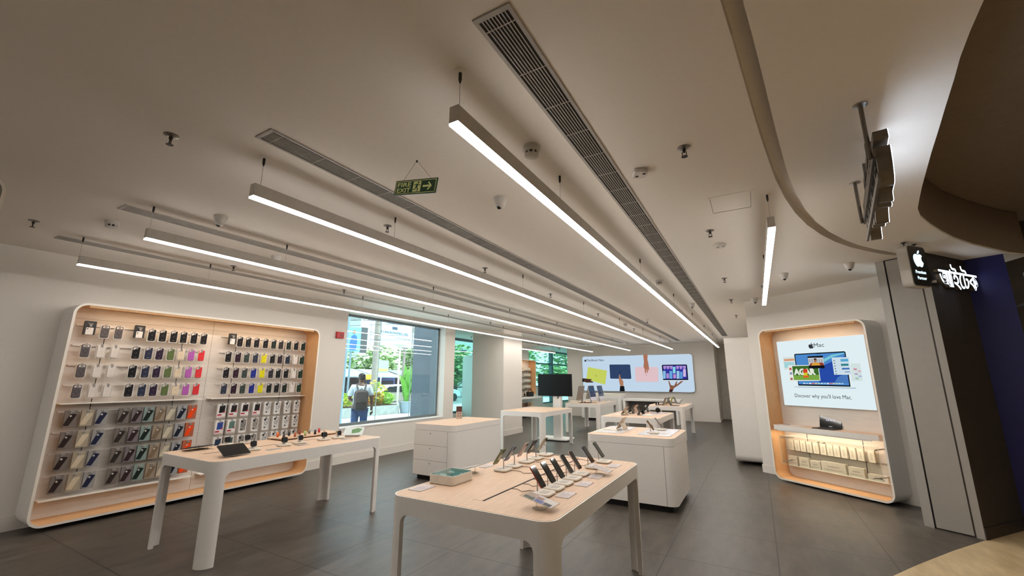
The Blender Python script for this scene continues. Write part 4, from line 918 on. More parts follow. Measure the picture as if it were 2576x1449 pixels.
# ---- sign on the drawer counter
t = thing('tabletop_sign', 'small upright leaflet holder on the counter with drawers', 'sign holder', (-4.98, 6.70, TZ), math.radians(35))
G().box(-.065, -.045, 0, .065, .045, .008).obj('foot', acryl, t, smooth=0)
G().box(-.055, -.004, .008, .055, .004, .225).obj('leaflet', mat('leaflet', 'c3aea2', .5), t, smooth=0)
G().box(-.054, -.0055, .125, .054, -.004, .222).obj('dark_print', mat('leaflet_dark', '54302c', .5, var=.3, scale=60), t, smooth=0)
g = G()
for x, z in ((-.03, .095), (.012, .095), (-.03, .05), (.012, .05)): g.box(x, -.0055, z - .012, x + .024, -.004, z + .012)
g.obj('icons', mat('leaflet_icon', '7d6c66', .6), t, smooth=0)
# ---- items on the counter with the large door
for a, b, l in ((-2.08, -1.70, 'white glossy mat under the folding tablet on the door counter'), (-1.49, -1.06, 'white glossy mat under two phone stands on the door counter')):
    t = thing('display_mat', l, 'display mat', ((a + b) / 2, 6.45, TZ), 0, 'white mats on the door counter')
    G().prism(rrect(b - a, .86, .015, 4), 0, .006, ch=.001).obj('mat', mat('mat_white', 'e9e6e4', .18), t)
    if a > -1.6: G().box(.07, -.30, .006, .15, -.05, .0065).prism(circ(.012, 14, .13, .30), .006, .0065).obj('print', mat('mat_print', 'b9b5b4', .4), t)
def folio(x, y, rz, c, label, z0=0.0, keyb=None, w_=.25, lean=58):
    t = thing('tablet_with_cover', label, 'tablet', (x, y, TZ + z0), rz, 'tablets in folding covers')
    G().box(-w_ / 2, -.17, 0, w_ / 2, .02, .009).obj('keyboard', keyb or standw, t, smooth=0)
    L = T((0, .0, .012)) @ RX(lean)
    cc = mat('cover_' + c, c, .5)
    G().prism(rrect(w_, .185, .012, 5, 0, .105), -.007, 0, L).obj('tablet_body', cc, t)
    G().prism(rrect(w_ - .012, .173, .01, 5, 0, .105), 0, .0007, L).obj('screen', blackgl, t)
    G().add([(-w_ / 2 + .01, .075, .10), (w_ / 2 - .01, .075, .10), (w_ / 2 - .01, .115, .004), (-w_ / 2 + .01, .115, .004), (-w_ / 2 + .01, .081, .10), (w_ / 2 - .01, .081, .10), (w_ / 2 - .01, .121, .004), (-w_ / 2 + .01, .121, .004)], [(3, 2, 1, 0), (4, 5, 6, 7), (0, 1, 5, 4), (2, 3, 7, 6), (1, 2, 6, 5), (3, 0, 4, 7)]).obj('cover_flap', cc, t, smooth=0)
    G().tube([(w_ * .2, .085, .09), (w_ * .35, .13, .06), (w_ * .3, .19, .003)], .003, 5).obj('security_cable', whitep, t)
    return t
folio(-1.86, 6.42, math.radians(-90), 'c9b9a6', 'beige folding tablet on the white mat of the door counter', .006)
for k_, (x, y) in enumerate(((-1.30, 6.22), (-1.29, 6.70))):
    phone_stand(x, y, 1, f'cream phone stand on the door counter mat, {["nearer", "farther"][k_]} one', x - .10).location.z = TZ + .0065
    ph = phone(x - .043, y, 1, ['7a5a30', 'a8b0be'][k_], ['bronze edged phone on the door counter, nearer stand', 'silver edged phone on the door counter, farther stand'][k_]); ph.location.z = TZ + .0065; ph['group'] = 'phones on the door counter'
# ---- tablets on the middle table
for x, y, c, l, rz in ((-2.56, 9.18, 'b9a389', 'beige folded tablet nearest on the middle table', -90), (-2.54, 9.66, '27221f', 'dark brown folded tablet, second on the left side of the middle table', -90), (-2.55, 10.0, 'c3a592', 'pinkish folded tablet behind the dark one on the middle table', -90), (-2.35, 10.25, '1d1b1b', 'black folded tablet farthest on the middle table', -90)):
    folio(x, y, math.radians(rz), c, l, lean=52)
folio(-2.13, 9.35, math.radians(90), '5b5b59', 'grey folded tablet with white keyboard facing right on the middle table', 0, mat('keyb_white', 'ecebe9', .4), lean=62)
t = thing('headphone_stand', 'black round headphone stand with two uprights on the middle table', 'headphones', (-2.02, 10.22, TZ))
G().ball((0, 0, .055), .055, 18, sq=(1, 1, 1)).obj('round_body', black, t)
for s in (-1, 1): q = G().tube([(s * .012, 0, .10), (s * .022, 0, .17)], .005, 6).obj('upright', alu, t); G().ball((s * .026, 0, .20), .022, 12, sq=(.8, 1.1, 1.5)).obj('ear_cup', black, q)
for k_, (x, y, c) in enumerate(((-1.95, 9.75, 'd8d4d6'), (-2.05, 9.98, '5d5b78'), (-1.86, 10.05, 'b7b3bb'))):
    info_card(x, y, R90 + .2 * k_, ['pale leaflet on the middle table near the headphones', 'dark blue leaflet on the middle table', 'grey leaflet at the right edge of the middle table'][k_], .26, .17, 'leaflets on the middle table', mat('leaf_' + c, c, .4))
# ---- laptops on the far right table
for x, y, rz, c, l in ((-2.55, 13.2, -90, '6b6156', 'brown open laptop at the left of the far right table'), (-2.55, 13.75, -90, '8f8068', 'tan open laptop behind the brown one'), (-2.52, 14.2, -90, 'c9c65a', 'yellow green open laptop on the far right table'),
                    (-2.1, 13.1, 90, '5c5349', 'dark open laptop facing right on the far right table'), (-2.1, 14.1, 90, 'a9a49b', 'pale open laptop facing right at the far end of the table')):
    t = thing('laptop', l, 'laptop', (x, y, TZ), math.radians(rz), 'laptops on the far right table'); laptop(t, mat('lid_' + c, c, .4, metal=.3), mat('base_' + c, c, .4, metal=.3), blackgl, ang=112)
# ---- desktop computers
def desktop(x, y, rz, label, c, tz=TZ):
    t = thing('desktop_computer', label, 'computer', (x, y, tz), math.radians(rz), 'desktop computers on the far table'); mc = mat('desk_' + c, c, .4, metal=.4)
    G().prism(rrect(.14, .14, .01, 4), 0, .006).obj('foot', mc, t)
    G().box(-.06, .045, .006, .06, .055, .22, RX(-4)).obj('stand', mc, t, smooth=0)
    L = T((0, 0, .31)) @ RX(78)
    G().prism(rrect(.545, .45, .012, 5), -.012, 0, L).obj('panel', mc, t)
    G().prism(rrect(.535, .345, .008, 4, 0, .046), 0, .0008, L).obj('screen', mat('desk_screen', '2b3342', .1, var=.35, scale=2), t)
    G().prism(rrect(.545, .092, .010, 4, 0, -.179), 0, .001, L).obj('chin', mat('chin_pale', 'cfcdd6', .4), t)
    fruit(.06, -.014, -.012, L @ RY(180) @ T((0, 0.02, .024 - .024))).obj('fruit_logo', mat('logo_grey', '6b6762', .3, metal=.6), t, smooth=0)
    return t
desktop(-5.0, 13.22, -90, 'silver desktop computer seen from behind, nearer one', 'a39b92'); desktop(-5.0, 14.1, -90, 'silver desktop computer seen from behind, farther one', 'a6a39c')
desktop(-4.62, 13.3, 90, 'desktop computer with blue grey screen facing right, nearer one', 'b9b8bf'); desktop(-4.62, 14.15, 90, 'desktop computer with purple grey screen, farther one', 'b9b8bf')
t = thing('mini_computer', 'small white box computer at the near end of the desktop table', 'computer', (-5.12, 12.93, TZ), 0)
G().prism(rrect(.19, .19, .03, 6), 0, .07, ch=.004).obj('body', standw, t)
t = thing('computer_cables', 'tangle of dark cables among the desktop computers', 'cables', (-4.9, 12.98, TZ + .001), 0)
g = G()
for k_ in range(6):
    a = random.uniform(-.1, .3); g.tube([(a, random.uniform(-.1, .1), .006), (a + .1, random.uniform(-.1, .2), .012 + .006 * k_), (a + random.uniform(.1, .3), random.uniform(0, .3), .006)], .005, 5)
g.obj('cable_bundle', black, t)
for k_, (x, y) in enumerate(((-4.42, 13.35), (-4.42, 14.2))):
    t = thing('keyboard', ['pale keyboard before the nearer right facing computer', 'pale keyboard before the farther right facing computer'][k_], 'keyboard', (x, y, TZ), R90, 'keyboards of the desktop table')
    G().prism(rrect(.28, .115, .012, 4), 0, .008).obj('body', alu, t)
    g = G()
    for r in range(5):
        for c in range(12): g.box(-.132 + .022 * c, -.05 + .02 * r, .008, -.114 + .022 * c, -.034 + .02 * r, .010)
    g.obj('keys', whitep, t, smooth=0)
    t = thing('mouse', ['white mouse beside the nearer pale keyboard', 'white mouse beside the farther pale keyboard'][k_], 'mouse', (x, y + .23, TZ), R90); G().ball((0, 0, .006), .03, 12, sq=(1, 1.8, .5)).obj('body', whitep, t)
# ---- black screen on its white stand
t = thing('screen_on_stand', 'big black television on a white floor stand beside the empty table', 'television', (-4.93, 11.03, 0), 0)
G().prism(rrect(.86, .62, .06, 6, .02, 0), .02, .055, ch=.008).obj('base_plate', white, t)
g = G()
for sx in (-.35, .38):
    for sy in (-.24, .24): g.lathe([(.025, 0), (.025, .02)], 10, T((sx, sy, 0)))
g.obj('caster', rubber, t)
G().box(-.02, -.07, .055, .20, .07, 1.22).obj('column', white, t, smooth=0)
G().box(-.46, -.10, 1.15, .555, -.06, 1.745).obj('screen_housing', black, t, smooth=0)
G().box(-.452, -.1015, 1.163, .547, -.10, 1.738).obj('screen', mat('tv_screen', '060607', .3, spec=.22), t, smooth=0)
G().tube([(.13, -.075, 1.15), (.135, -.085, 1.10), (.12, -.09, 1.08)], .010, 6).obj('cable_clip', black, t)
t = T3
# ---- sales counter and bench at the back wall
t = thing('sales_counter', 'white sales counter under the left end of the big back poster', 'counter', (-5.5, 17.15, 0), 0)
G().prism(rrect(1.66, .72, .05, 5), .10, 1.0).obj('body', white, t); G().prism(rrect(1.5, .6, .04, 4), 0, .10).obj('plinth', darkgap, t)
G().prism(rrect(1.70, .74, .05, 5), 1.0, 1.04).obj('worktop', rimm, t); G().box(-.45, -.363, .14, .70, -.36, .88).obj('front_panel', mat('white_lacquer2', 'd4d0ca', .45), t, smooth=0)
t = thing('back_bench', 'long low white bench against the back wall behind the laptops', 'bench', (-3.55, 17.0, 0), 0)
G().prism(rrect(2.1, .7, .05, 5), .80, .87).obj('top', white, t)
for x in (-.98, .93): G().prism(rrect(.10, .7, .04, 5, x, 0), 0, .80).obj('end_panel', white, t)
G().box(-.93, .2, .10, .88, .24, .80).obj('back_board', mat('bench_dark', '6d6963', .6), t, smooth=0)
# ---- shelf with headphones behind the pillar
t = thing('wall_shelf_unit', 'white rounded shelf unit behind the pillar with small boxes below', 'shelf', (-8.95, 16.75, 0), math.radians(90))
G().prism([(-1.0, .35), (1.25, .35), (1.25, -.15), (1.15, -.30), (.95, -.36), (-1.0, -.36)], .78, .86).obj('shelf', white, t)
G().box(-1.0, .31, .06, 1.2, .35, .78).obj('back_board', white, t, smooth=0)
G().box(-1.0, -.25, .42, 1.15, .31, .44).obj('lower_shelf', white, t, smooth=0); G().box(-1.0, -.2, 0, 1.1, .3, .06).obj('plinth', darkgap, t, smooth=0)
for k_, (y, c) in enumerate(((15.95, '4a3a34'), (16.2, '7d3f33'), (16.45, '8f6a52'), (16.7, '5b3a33'), (16.95, '9c7a62'), (17.25, 'd9c8a0'))):
    q = thing('small_box', f'small {["brown", "red brown", "tan", "dark red", "light brown", "cream"][k_]} box on the lower shelf behind the pillar', 'box', (-8.85, y, .44), math.radians(90), 'small boxes on the lower shelf')
    G().box(-.09, -.05, 0, .09, .05, .16).obj('carton', mat('smallbox_' + c, c, .6), q, smooth=0); G().prism(circ(.035, 14, 0, .08), .05, .052, FACE).obj('print', darkm, q)
q = thing('headphones', 'black headphones standing on the white shelf behind the pillar', 'headphones', (-8.8, 16.35, .86), math.radians(60))
G().tube([(.09 * math.cos(math.radians(a)), 0, .17 + .10 * math.sin(math.radians(a))) for a in range(-35, 216, 12)], .012, 8).obj('headband', black, q)
for s in (-1, 1): G().ball((s * .085, 0, .085), .045, 12, sq=(.5, 1, 1.3)).obj('ear_cup', black, q)
G().lathe([(.05, 0), (.05, .01), (.01, .012), (.008, .27)], 14).obj('stand', alu, q)
q = thing('handbag', 'black bag with curved handle on the white shelf behind the pillar', 'bag', (-8.75, 16.95, .86), math.radians(75))
G().prism(rrect(.34, .16, .03, 4), 0, .21, ch=.02).obj('body', mat('bag_black', '151313', .6), q)
G().tube([(-.12, 0, .20), (-.09, 0, .28), (0, 0, .32), (.09, 0, .28), (.12, 0, .20)], .012, 8).obj('handle', mat('bag_black', '151313', .6), q)
# ---- big back poster
t = thing('wide_lightbox_poster', 'wide lit poster of four laptops and hands on the back wall', 'poster', (-6.86, 18.55, 1.09), 0)
BW, BH = 4.705, 1.545
G().prism(rrect(BW, BH, .12, 8, BW / 2, BH / 2), 0, .07, FACE).obj('frame', alu, t)
G().prism(rrect(BW - .04, BH - .04, .10, 8, BW / 2, BH / 2), .07, .073, FACE).obj('lit_sheet', em('c4d9ec', .88), t, smooth=0)
B = quadmap([(315, 265), (1648, 240), (1690, 715), (322, 708)], [(0, BH), (BW, BH), (BW, 0), (0, 0)])
pb = lambda nm, pts, c, k, s=.80: prn(t, nm, pts, c, k, s, B, .0732, .0016)
a0 = B(360, 318); fruit(.11, .0735, .075, FACE @ T((a0[0], a0[1], 0))).obj('fruit_logo', em('30343a', .5), t, smooth=0)
b0 = B(378, 330); text('MacBook Neo', .1, em('30343a', .5), t, (b0[0], -.0745, b0[1]), width=.80, height=.10, ext=.0006)
pb('yellow_laptop', [(392, 405), (400, 402), (622, 445), (630, 455), (608, 615), (598, 622), (374, 560), (370, 545)], 'd0dc66', 1); pb('yellow_logo', [(485, 500), (500, 500), (503, 522), (487, 522)], 'b2bf4c', 2)
pb('navy_laptop', [(662, 378), (672, 370), (910, 370), (918, 378), (930, 540), (922, 550), (680, 548), (670, 540)], '34486e', 1); pb('navy_logo', [(783, 452), (802, 452), (804, 476), (785, 476)], '2a3a58', 2)
pb('pink_laptop', [(975, 408), (985, 402), (1242, 402), (1252, 410), (1258, 580), (1250, 586), (992, 584), (982, 576)], 'ecccd2', 1); pb('pink_logo', [(1100, 486), (1118, 486), (1120, 506), (1102, 506)], 'd9b0b8', 2)
pb('open_laptop', [(1296, 382), (1306, 375), (1580, 372), (1590, 380), (1605, 560), (1312, 562)], '1c2030', 1, .5); pb('laptop_screen', [(1310, 386), (1578, 382), (1592, 546), (1322, 550)], '3a3aa8', 2)
for x, y0_, y1_, c in ((1325, 450, 545, '8fc8ee'), (1365, 480, 540, 'b59ad8'), (1402, 450, 545, '6fb4e8'), (1440, 400, 480, '8fe0f0'), (1445, 490, 540, 'c79ad8'), (1485, 450, 545, '9fd0f0'), (1522, 460, 545, '5fa0e0'), (1560, 430, 520, 'd8c0ee')): pb('wallpaper', [(x - 16, y0_), (x + 16, y0_), (x + 18, y1_), (x - 14, y1_)], c, 3)
for x in (1330, 1368, 1406, 1480, 1520, 1560): pb('wallpaper', [(x - 18, 388), (x + 18, 388), (x + 14, 420), (x, 432), (x - 14, 420)], 'b794dc', 3)
pb('laptop_base', [(1286, 565), (1632, 562), (1625, 572), (1300, 574)], 'dfe6ee', 3)
skin1, skin2, skin3 = 'b98468', '4e342a', '8f5f48'
pb('printed_hand', [(322, 548), (345, 545), (380, 550), (432, 556), (440, 570), (420, 572), (460, 592), (452, 600), (410, 598), (375, 600), (345, 590), (322, 588)], skin2, 4)
pb('printed_cuff', [(318, 545), (336, 546), (336, 592), (318, 590)], '2a2426', 5, .5)
pb('printed_hand', [(780, 500), (790, 495), (800, 540), (820, 560), (832, 580), (834, 640), (795, 642), (782, 590), (776, 545)], skin1, 4); pb('printed_sleeve', [(792, 640), (842, 640), (850, 705), (786, 705)], '20242a', 4, .5)
pb('printed_hand', [(1075, 250), (1130, 248), (1126, 310), (1138, 360), (1146, 435), (1138, 448), (1128, 420), (1132, 470), (1122, 478), (1112, 430), (1108, 478), (1096, 474), (1092, 425), (1078, 400), (1084, 340)], 'b5795e', 4)
pb('printed_hand', [(1372, 575), (1384, 574), (1402, 622), (1440, 632), (1468, 576), (1478, 574), (1470, 618), (1520, 574), (1546, 572), (1540, 582), (1490, 625), (1440, 660), (1424, 700), (1386, 702), (1392, 660), (1386, 630)], skin3, 4)
pb('printed_sleeve', [(1386, 678), (1424, 676), (1420, 708), (1382, 708)], '4a2c26', 5, .6)
# ================================================================== entrance signs
brm = mat('brushed_sign_metal', '6e675e', .45, metal=.6)
t = thing('hanging_letter_sign', 'row of lit letters hanging from the soffit, seen from behind', 'sign', (0, 0, 0))
SA = Vector((.647, 2.701)); SD = (Vector((.806, 3.859)) - SA).normalized(); SN = Vector((SD.y, -SD.x))
def SP(u, z, d=0.0): return (SA.x + SD.x * u + SN.x * d, SA.y + SD.y * u + SN.y * d, z)
for u in (0, 1.17):
    r_ = G().tube([SP(u, CZ), SP(u, 2.745)], .011, 8).obj('hanging_rod', brm, t)
    G().lathe([(.034, CZ), (.034, CZ - .006), (.014, CZ - .010)], 18, T((SP(u, 0)[0], SP(u, 0)[1], 0))).obj('ceiling_flange', steel, r_)
for z in (2.765, 2.63):
    P = [SP(-.04, z - .018, .010), SP(1.22, z - .018, .010), SP(1.22, z + .018, .010), SP(-.04, z + .018, .010)]; P2 = [SP(-.04, z - .018, .022), SP(1.22, z - .018, .022), SP(1.22, z + .018, .022), SP(-.04, z + .018, .022)]
    G().add(P + P2, [(0, 1, 2, 3), (7, 6, 5, 4), (0, 4, 5, 1), (1, 5, 6, 2), (2, 6, 7, 3), (3, 7, 4, 0)]).obj('rail', brm, t, smooth=0)
BN = '\u0986\u0987\u09c7\u099f\u0995'
LMx = Matrix(((SD.x, 0, SN.x, 0), (SD.y, 0, SN.y, 0), (0, 1, 0, 0), (0, 0, 0, 1)))
LMx = T(SP(-.03, 2.545)) @ LMx
text(BN, .3, brm, t, (0, 0, 0), LMx @ T((0, 0, .053)), width=1.22, height=.47, ext=.030, off=.004, name='letter_body')
text(BN, .3, lamp('letter_face', 'dcebff', 8.0), t, (0, 0, 0), LMx @ T((0, 0, .0845)), width=1.22, height=.47, ext=.0012, off=.004, name='lit_face')
# letters on the black wall
t = thing('wall_letter_sign', 'bright white glowing letters on the dark wall at the entrance', 'sign', (PB.x, PB.y, 0))
wn = Vector((bw.y, -bw.x))
WM = Matrix(((bw.x, 0, wn.x, 0), (bw.y, 0, wn.y, 0), (0, 1, 0, 0), (0, 0, 0, 1)))
G().box(.02, 2.70, .0, .82, 2.73, .05, WM).obj('mounting_rail', brm, t, smooth=0)
text(BN, .3, brm, t, (0, 0, 0), WM @ T((.0, 2.635, .07)), width=.84, height=.30, ext=.02, off=.003, name='letter_body')
text(BN, .3, lamp('wall_letter_face', 'e4f0ff', 3.0), t, (0, 0, 0), WM @ T((.0, 2.635, .0915)), width=.84, height=.30, ext=.0012, off=.001, name='lit_face')
# blade sign
nb = Vector((.75, -.66)).normalized(); wb = Vector((-nb.y, nb.x)); cbp = Vector((1.615, 5.99))
BM = Matrix(((wb.x, 0, nb.x, cbp.x), (wb.y, 0, nb.y, cbp.y), (0, 1, 0, 0), (0, 0, 0, 1)))
t = thing('blade_sign', 'rounded hanging sign with glowing fruit logo and two lines of text', 'sign', (0, 0, 0))
G().prism(rrect(.31, .455, .045, 6, 0, 2.80), -.055, .045, BM, ch=.004).obj('body', mat('blade_white', 'b9b4ab', .45), t)
G().prism(rrect(.29, .435, .038, 6, 0, 2.80), .045, .048, BM).obj('face', mat('blade_face', '2a2a2a', .35), t)
lg = lamp('blade_logo', 'cdeef8', 1.6)
fruit(.19, .048, .0495, BM @ T((0, 2.885, 0))).obj('fruit_logo', lg, t, smooth=0)
text('Premium', .05, lg, t, (0, 0, 0), BM @ T((-.085, 2.715, .049)), width=.17, height=.036, ext=.0008, off=.0006); text('Partner', .05, lg, t, (0, 0, 0), BM @ T((-.07, 2.65, .049)), width=.15, height=.034, ext=.0008, off=.0006)
for s in (-.09, .09): p = BM @ Vector((s, 0, -.005)); G().tube([(p.x, p.y, 3.02), (p.x, p.y, CZ)], .007, 8).lathe([(.022, CZ), (.022, CZ - .006), (.008, CZ - .008)], 12, T((p.x, p.y, 0))).obj('hanging_rod', darkm, t)
# lit strokes of another shop sign far right
t = thing('neon_stroke_sign', 'slanted white light stroke with grey arch on the dark mall wall', 'sign', (0, 0, 0))
G().tube([(2.93, 7.10, 2.80), (2.99, 7.10, 2.42)], .022, 10).obj('lit_stroke', lamp('neon_white', 'cfe8ff', 2.2), t)
G().tube([(2.895, 7.12, 2.42), (2.885, 7.12, 2.52), (2.895, 7.12, 2.56), (2.915, 7.12, 2.57), (2.925, 7.12, 2.55)], .010, 8).obj('arch_tube', mat('arch_grey', '9a9a9c', .5), t)
G().ball((2.865, 7.12, 2.63), .012, 10).obj('dot', mat('arch_grey', '9a9a9c', .5), t)
G().box(2.86, 7.13, 2.38, 3.06, 7.15, 2.84).box(2.95, 7.15, 2.5, 2.97, 7.76, 2.53).obj('backing', mallw, t, smooth=0)
sprinkler(1.32, 2.55, 'dark sprinkler on the brown mall ceiling at upper right', 'mall sprinklers').location.z = CZ + .56

# ================================================================== the street outside
def ext(o): return struct(o)
ext(G().box(-17.5, -8, -.14, -9.55, 45, -.008).box(-9.55, -8, -.14, -7.43, 9.17, -.008).obj('pavement', floor_mat('pale_paving', 'b4c4c6', 'd3e2e4', '98a6a8', .6, 0, 0, .8, .006), smooth=0))
ext(G().box(-70, -20, -.3, -17.5, 80, -.14).obj('road', mat('asphalt', '7c7f80', .9, var=.12, scale=8), smooth=0))
dk = floor_mat('dark_cladding', '4a5560', '5a6570', '39424a', 1.2, .2, .3, .35, .004)
g = G(); g.prism([(-7.43, 9.18), (-8.52, 9.18), (-9.45, 10.24), (-9.45, 10.3), (-9.302, 10.3), (-8.452, 9.298), (-7.43, 9.298)], -.14, 3.6); ext(g.obj('wall_exterior', mat('dark_stone_cladding', '4c5862', .3, var=.12, scale=3), smooth=0))
concrete = mat('concrete', '9ba3a0', .9, var=.15, scale=5)
def leafy(name, label, cat, loc, blobs, cols, n, size, trunk=None, group=None, seed=1):
    rnd = random.Random(seed); t = thing(name, label, cat, loc, 0, group)
    if trunk: G().tube(trunk[0], trunk[1], 8).obj('trunk', mat('bark', '6b5f52', .9, var=.25, scale=10), t)
    for ci, c in enumerate(cols):
        g = G()
        for _ in range(n // len(cols)):
            bx_, by_, bz_, rx_, ry_, rz_ = rnd.choice(blobs)
            while True:
                q = Vector((rnd.uniform(-1, 1), rnd.uniform(-1, 1), rnd.uniform(-1, 1)))
                if .35 < q.length < 1: break
            p = Vector((bx_ + q.x * rx_, by_ + q.y * ry_, bz_ + q.z * rz_))
            M_ = T(p) @ RZ(rnd.uniform(0, 360)) @ RX(rnd.uniform(-70, 70)); s = size * rnd.uniform(.6, 1.3)
            g.add([(-s, 0, 0), (0, -s * .45, .1 * s), (s, 0, 0), (0, s * .45, .1 * s)], [(0, 1, 2, 3)], M_)
        o = g.obj('foliage', mat('leaf_' + c, c, .6, var=.25, scale=3), t, smooth=0)
    return t
# planter with bushes
t = thing('concrete_planter', 'long low grey concrete planter on the pavement outside the window', 'planter', (-15.4, 13.0, 0))
G().box(-.45, -4, 0, .36, 2.45, .40).obj('wall', concrete, t, smooth=0); G().box(-.36, -3.9, .40, .28, 2.35, .43).obj('soil', mat('soil', '4a3d30', .95), t, smooth=0)
bc = [(['d9b63a', 'b04a2c', '6f8f2e'], 'yellow and red bush in the planter behind the man'), (['8fb83c', 'cfd455'], 'light green bush in the planter left of the man'), (['c7a832', '8f4a2a', '5f7f2a'], 'yellow and brown bush in the middle of the planter'), (['7fc04a', 'a8d860'], 'bright green bush at the right planter end'), (['d8c840', '86a53a'], 'yellow green bush at the left end of the planter')]
for k_, (y, (c, l)) in enumerate(zip((13.6, 12.6, 14.3, 15.0, 11.5), bc)): leafy('bush', l, 'bush', (-15.4, y, .43), [(0, 0, .28,   .36, .36, .30)], c, 420, .075, group='bushes in the concrete planter', seed=k_)
leafy('bush', 'tall yellow green bush behind the planter by the concrete pole', 'bush', (-16.4, 15.2, 0), [(0, 0, .8, .55, .55, .75)], ['d8cf3f', '6fa53a'], 500, .09, seed=9)
t = thing('flower_pot', 'big grey blue pot by the window holding a tall banana plant', 'pot', (-15.0, 15.85, 0))
G().lathe([(.26, 0), (.34, .5), (.37, .5), (.37, .54), (.31, .54)], 20).obj('pot', mat('pot_blue', '8fa0ac', .7), t)
t = thing('banana_plant', 'tall green banana plant growing in the grey blue pot', 'plant', (-15.0, 15.85, .5))
rnd = random.Random(4)
for k_ in range(9):
    a = rnd.uniform(0, 6.28); L_ = rnd.uniform(1.2, 2.1); g = G(); n_ = 9; vs = []
    for i in range(n_ + 1):
        u = i / n_; r_ = .08 + .45 * u ** 2.2; z = L_ * u * (1.05 - .12 * u); wd = .17 * math.sin(math.pi * min(1, .08 + u * .92)) + .012
        c_ = Vector((math.cos(a) * r_, math.sin(a) * r_, z)); s_ = Vector((-math.sin(a), math.cos(a), 0)) * wd
        vs += [tuple(c_ - s_), tuple(c_ + s_ )]
    g.add(vs, [(2 * i, 2 * i + 1, 2 * i + 3, 2 * i + 2) for i in range(n_)]).obj('leaf', mat('banana_leaf', '6aa843', .5, var=.2), t)
g = G(); g.tube([(0, 0, 0), (.02, 0, 1.2)], .06, 8).obj('stem', mat('banana_stem', '8fae5a', .6), t)
# posts, lamp, poles
t = thing('garden_lamp_post', 'white street lamp post with a wide mushroom shaped top', 'street lamp', (-15.75, 16.0, 0))
G().tube([(0, 0, 0), (0, 0, 3.1)], .045, 8).obj('pole', whitep, t); G().lathe([(.06, 3.05), (.10, 3.25), (.38, 3.32), (.36, 3.42), (.2, 3.52), (.02, 3.56)], 20).obj('lamp_head', mat('lamp_cream', 'd6d8c8', .5), t)
t = thing('utility_pole', 'tall grey concrete utility pole rising behind the planter', 'pole', (-18.6, 17.05, -.14)); G().tube([(0, 0, 0), (.0, -.05, 8)], [.19, .13], 10).obj('pole', mat('old_concrete', '9a948c', .9, var=.15), t)
t = thing('utility_pole', 'blue grey steel pole close to the left edge of the street window', 'pole', (-13.6, 10.85, 0)); G().tube([(0, 0, 0), (0, .05, 7)], [.13, .11], 10).obj('pole', mat('blue_steel', '7f98a5', .5, metal=.3), t)
t = thing('utility_pole', 'brown weathered pole to the right of the big billboard', 'pole', (-19.0, 21.3, -.14)); G().tube([(0, 0, 0), (0, .0, 8)], [.2, .16], 10).obj('pole', mat('brown_pole', '8d7a68', .9, var=.2), t)
t = thing('power_lines', 'thin power lines crossing the sky outside the window', 'power line', (0, 0, 0))
rnd = random.Random(12)
for k_ in range(9):
    z0_ = rnd.uniform(3.4, 6.4); z1_ = rnd.uniform(3.2, 6.2)
    G().tube([(-18.44, 9 + k_ * .2, z0_), (-18.44, 15, (z0_ + z1_) / 2 - .25), (-18.44, 24, z1_)], .012, 4).obj('cable', mat('cable_black', '2a2c2e', .7), t)
# signs and billboard
t = thing('billboard', 'large pale billboard with blue lettering on posts across the street', 'billboard', (-25, 24.6, 0), math.radians(90))
G().box(-2.3, 0, 4.15, 2.3, .15, 7.4).obj('board', mat('billboard_pale', 'c3dcea', .7, var=.05), t, smooth=0); G().box(-2.3, -.02, 6.0, 2.3, 0, 7.4).obj('picture_band', mat('billboard_band', 'b99a90', .7, var=.35, scale=1.2), t, smooth=0)
text('E UNCROWDED LIFE', .3, mat('billboard_ink', '3f566b', .7), t, (-1.35, -.012, 5.15), width=2.9, height=.17, ext=.006)
G().box(-.2, -.012, 5.5, .35, -.0, 5.72).box(-.8, -.014, 5.95, .9, -.002, 6.1).obj('print', mat('billboard_ink', '3f566b', .7), t, smooth=0)
for x in (-1.6, 1.6): G().tube([(x, .3, -.14), (x, .3, 4.3)], .12, 8).obj('post', mat('old_concrete', '9a948c', .9), t)
t = thing('street_sign_board', 'blue street sign board showing a standing figure in blue', 'sign', (-17.4, 14.35, 0), math.radians(75))
G().box(-.42, 0, 2.95, .42, .06, 4.15).obj('board', mat('board_blue', '7cc4e6', .6, var=.08), t, smooth=0); G().box(.44, .05, 2.9, .8, .12, 4.2).obj('side_board', mat('board_dark', '50565a', .6), t, smooth=0)
g = G(); g.prism([(-.12, 3.0), (.2, 3.0), (.24, 3.4), (.2, 3.72), (.08, 3.8), (-.06, 3.72), (-.14, 3.4)], 0, .012, FACE).obj('figure_print', mat('figure_blue', '3f6fa8', .6), t, smooth=0); G().prism(circ(.09, 14, .05, 3.92), 0, .012, FACE).obj('head_print', mat('figure_skin', '9a6b50', .6), t, smooth=0)
G().tube([(0, .1, 0), (0, .1, 2.95)], .05, 8).obj('post', mat('blue_steel', '7f98a5', .5), t)
t = thing('direction_sign', 'pale green and white direction sign by the concrete pole', 'sign', (-19.5, 18.4, -.14), math.radians(80))
G().box(-.35, 0, 2.1, .45, .05, 2.85).obj('board', mat('board_green', 'a9d3b4', .6), t, smooth=0); G().box(-.3, -.01, 2.2, .4, 0, 2.35).obj('stripe', mat('board_yellow', 'd8cf70', .6), t, smooth=0); G().tube([(0, .06, 0), (0, .06, 2.2)], .04, 6).obj('post', whitep, t)
t = thing('yellow_sign', 'small yellow sign over the stalls across the street', 'sign', (-23.6, 21.2, -.14), math.radians(85)); G().box(-.3, 0, 1.7, .4, .05, 2.05).obj('board', mat('board_yellow2', 'd9b43a', .6), t, smooth=0); G().tube([(.05, .06, 0), (.05, .06, 1.75)], .03, 6).obj('post', darkm, t)
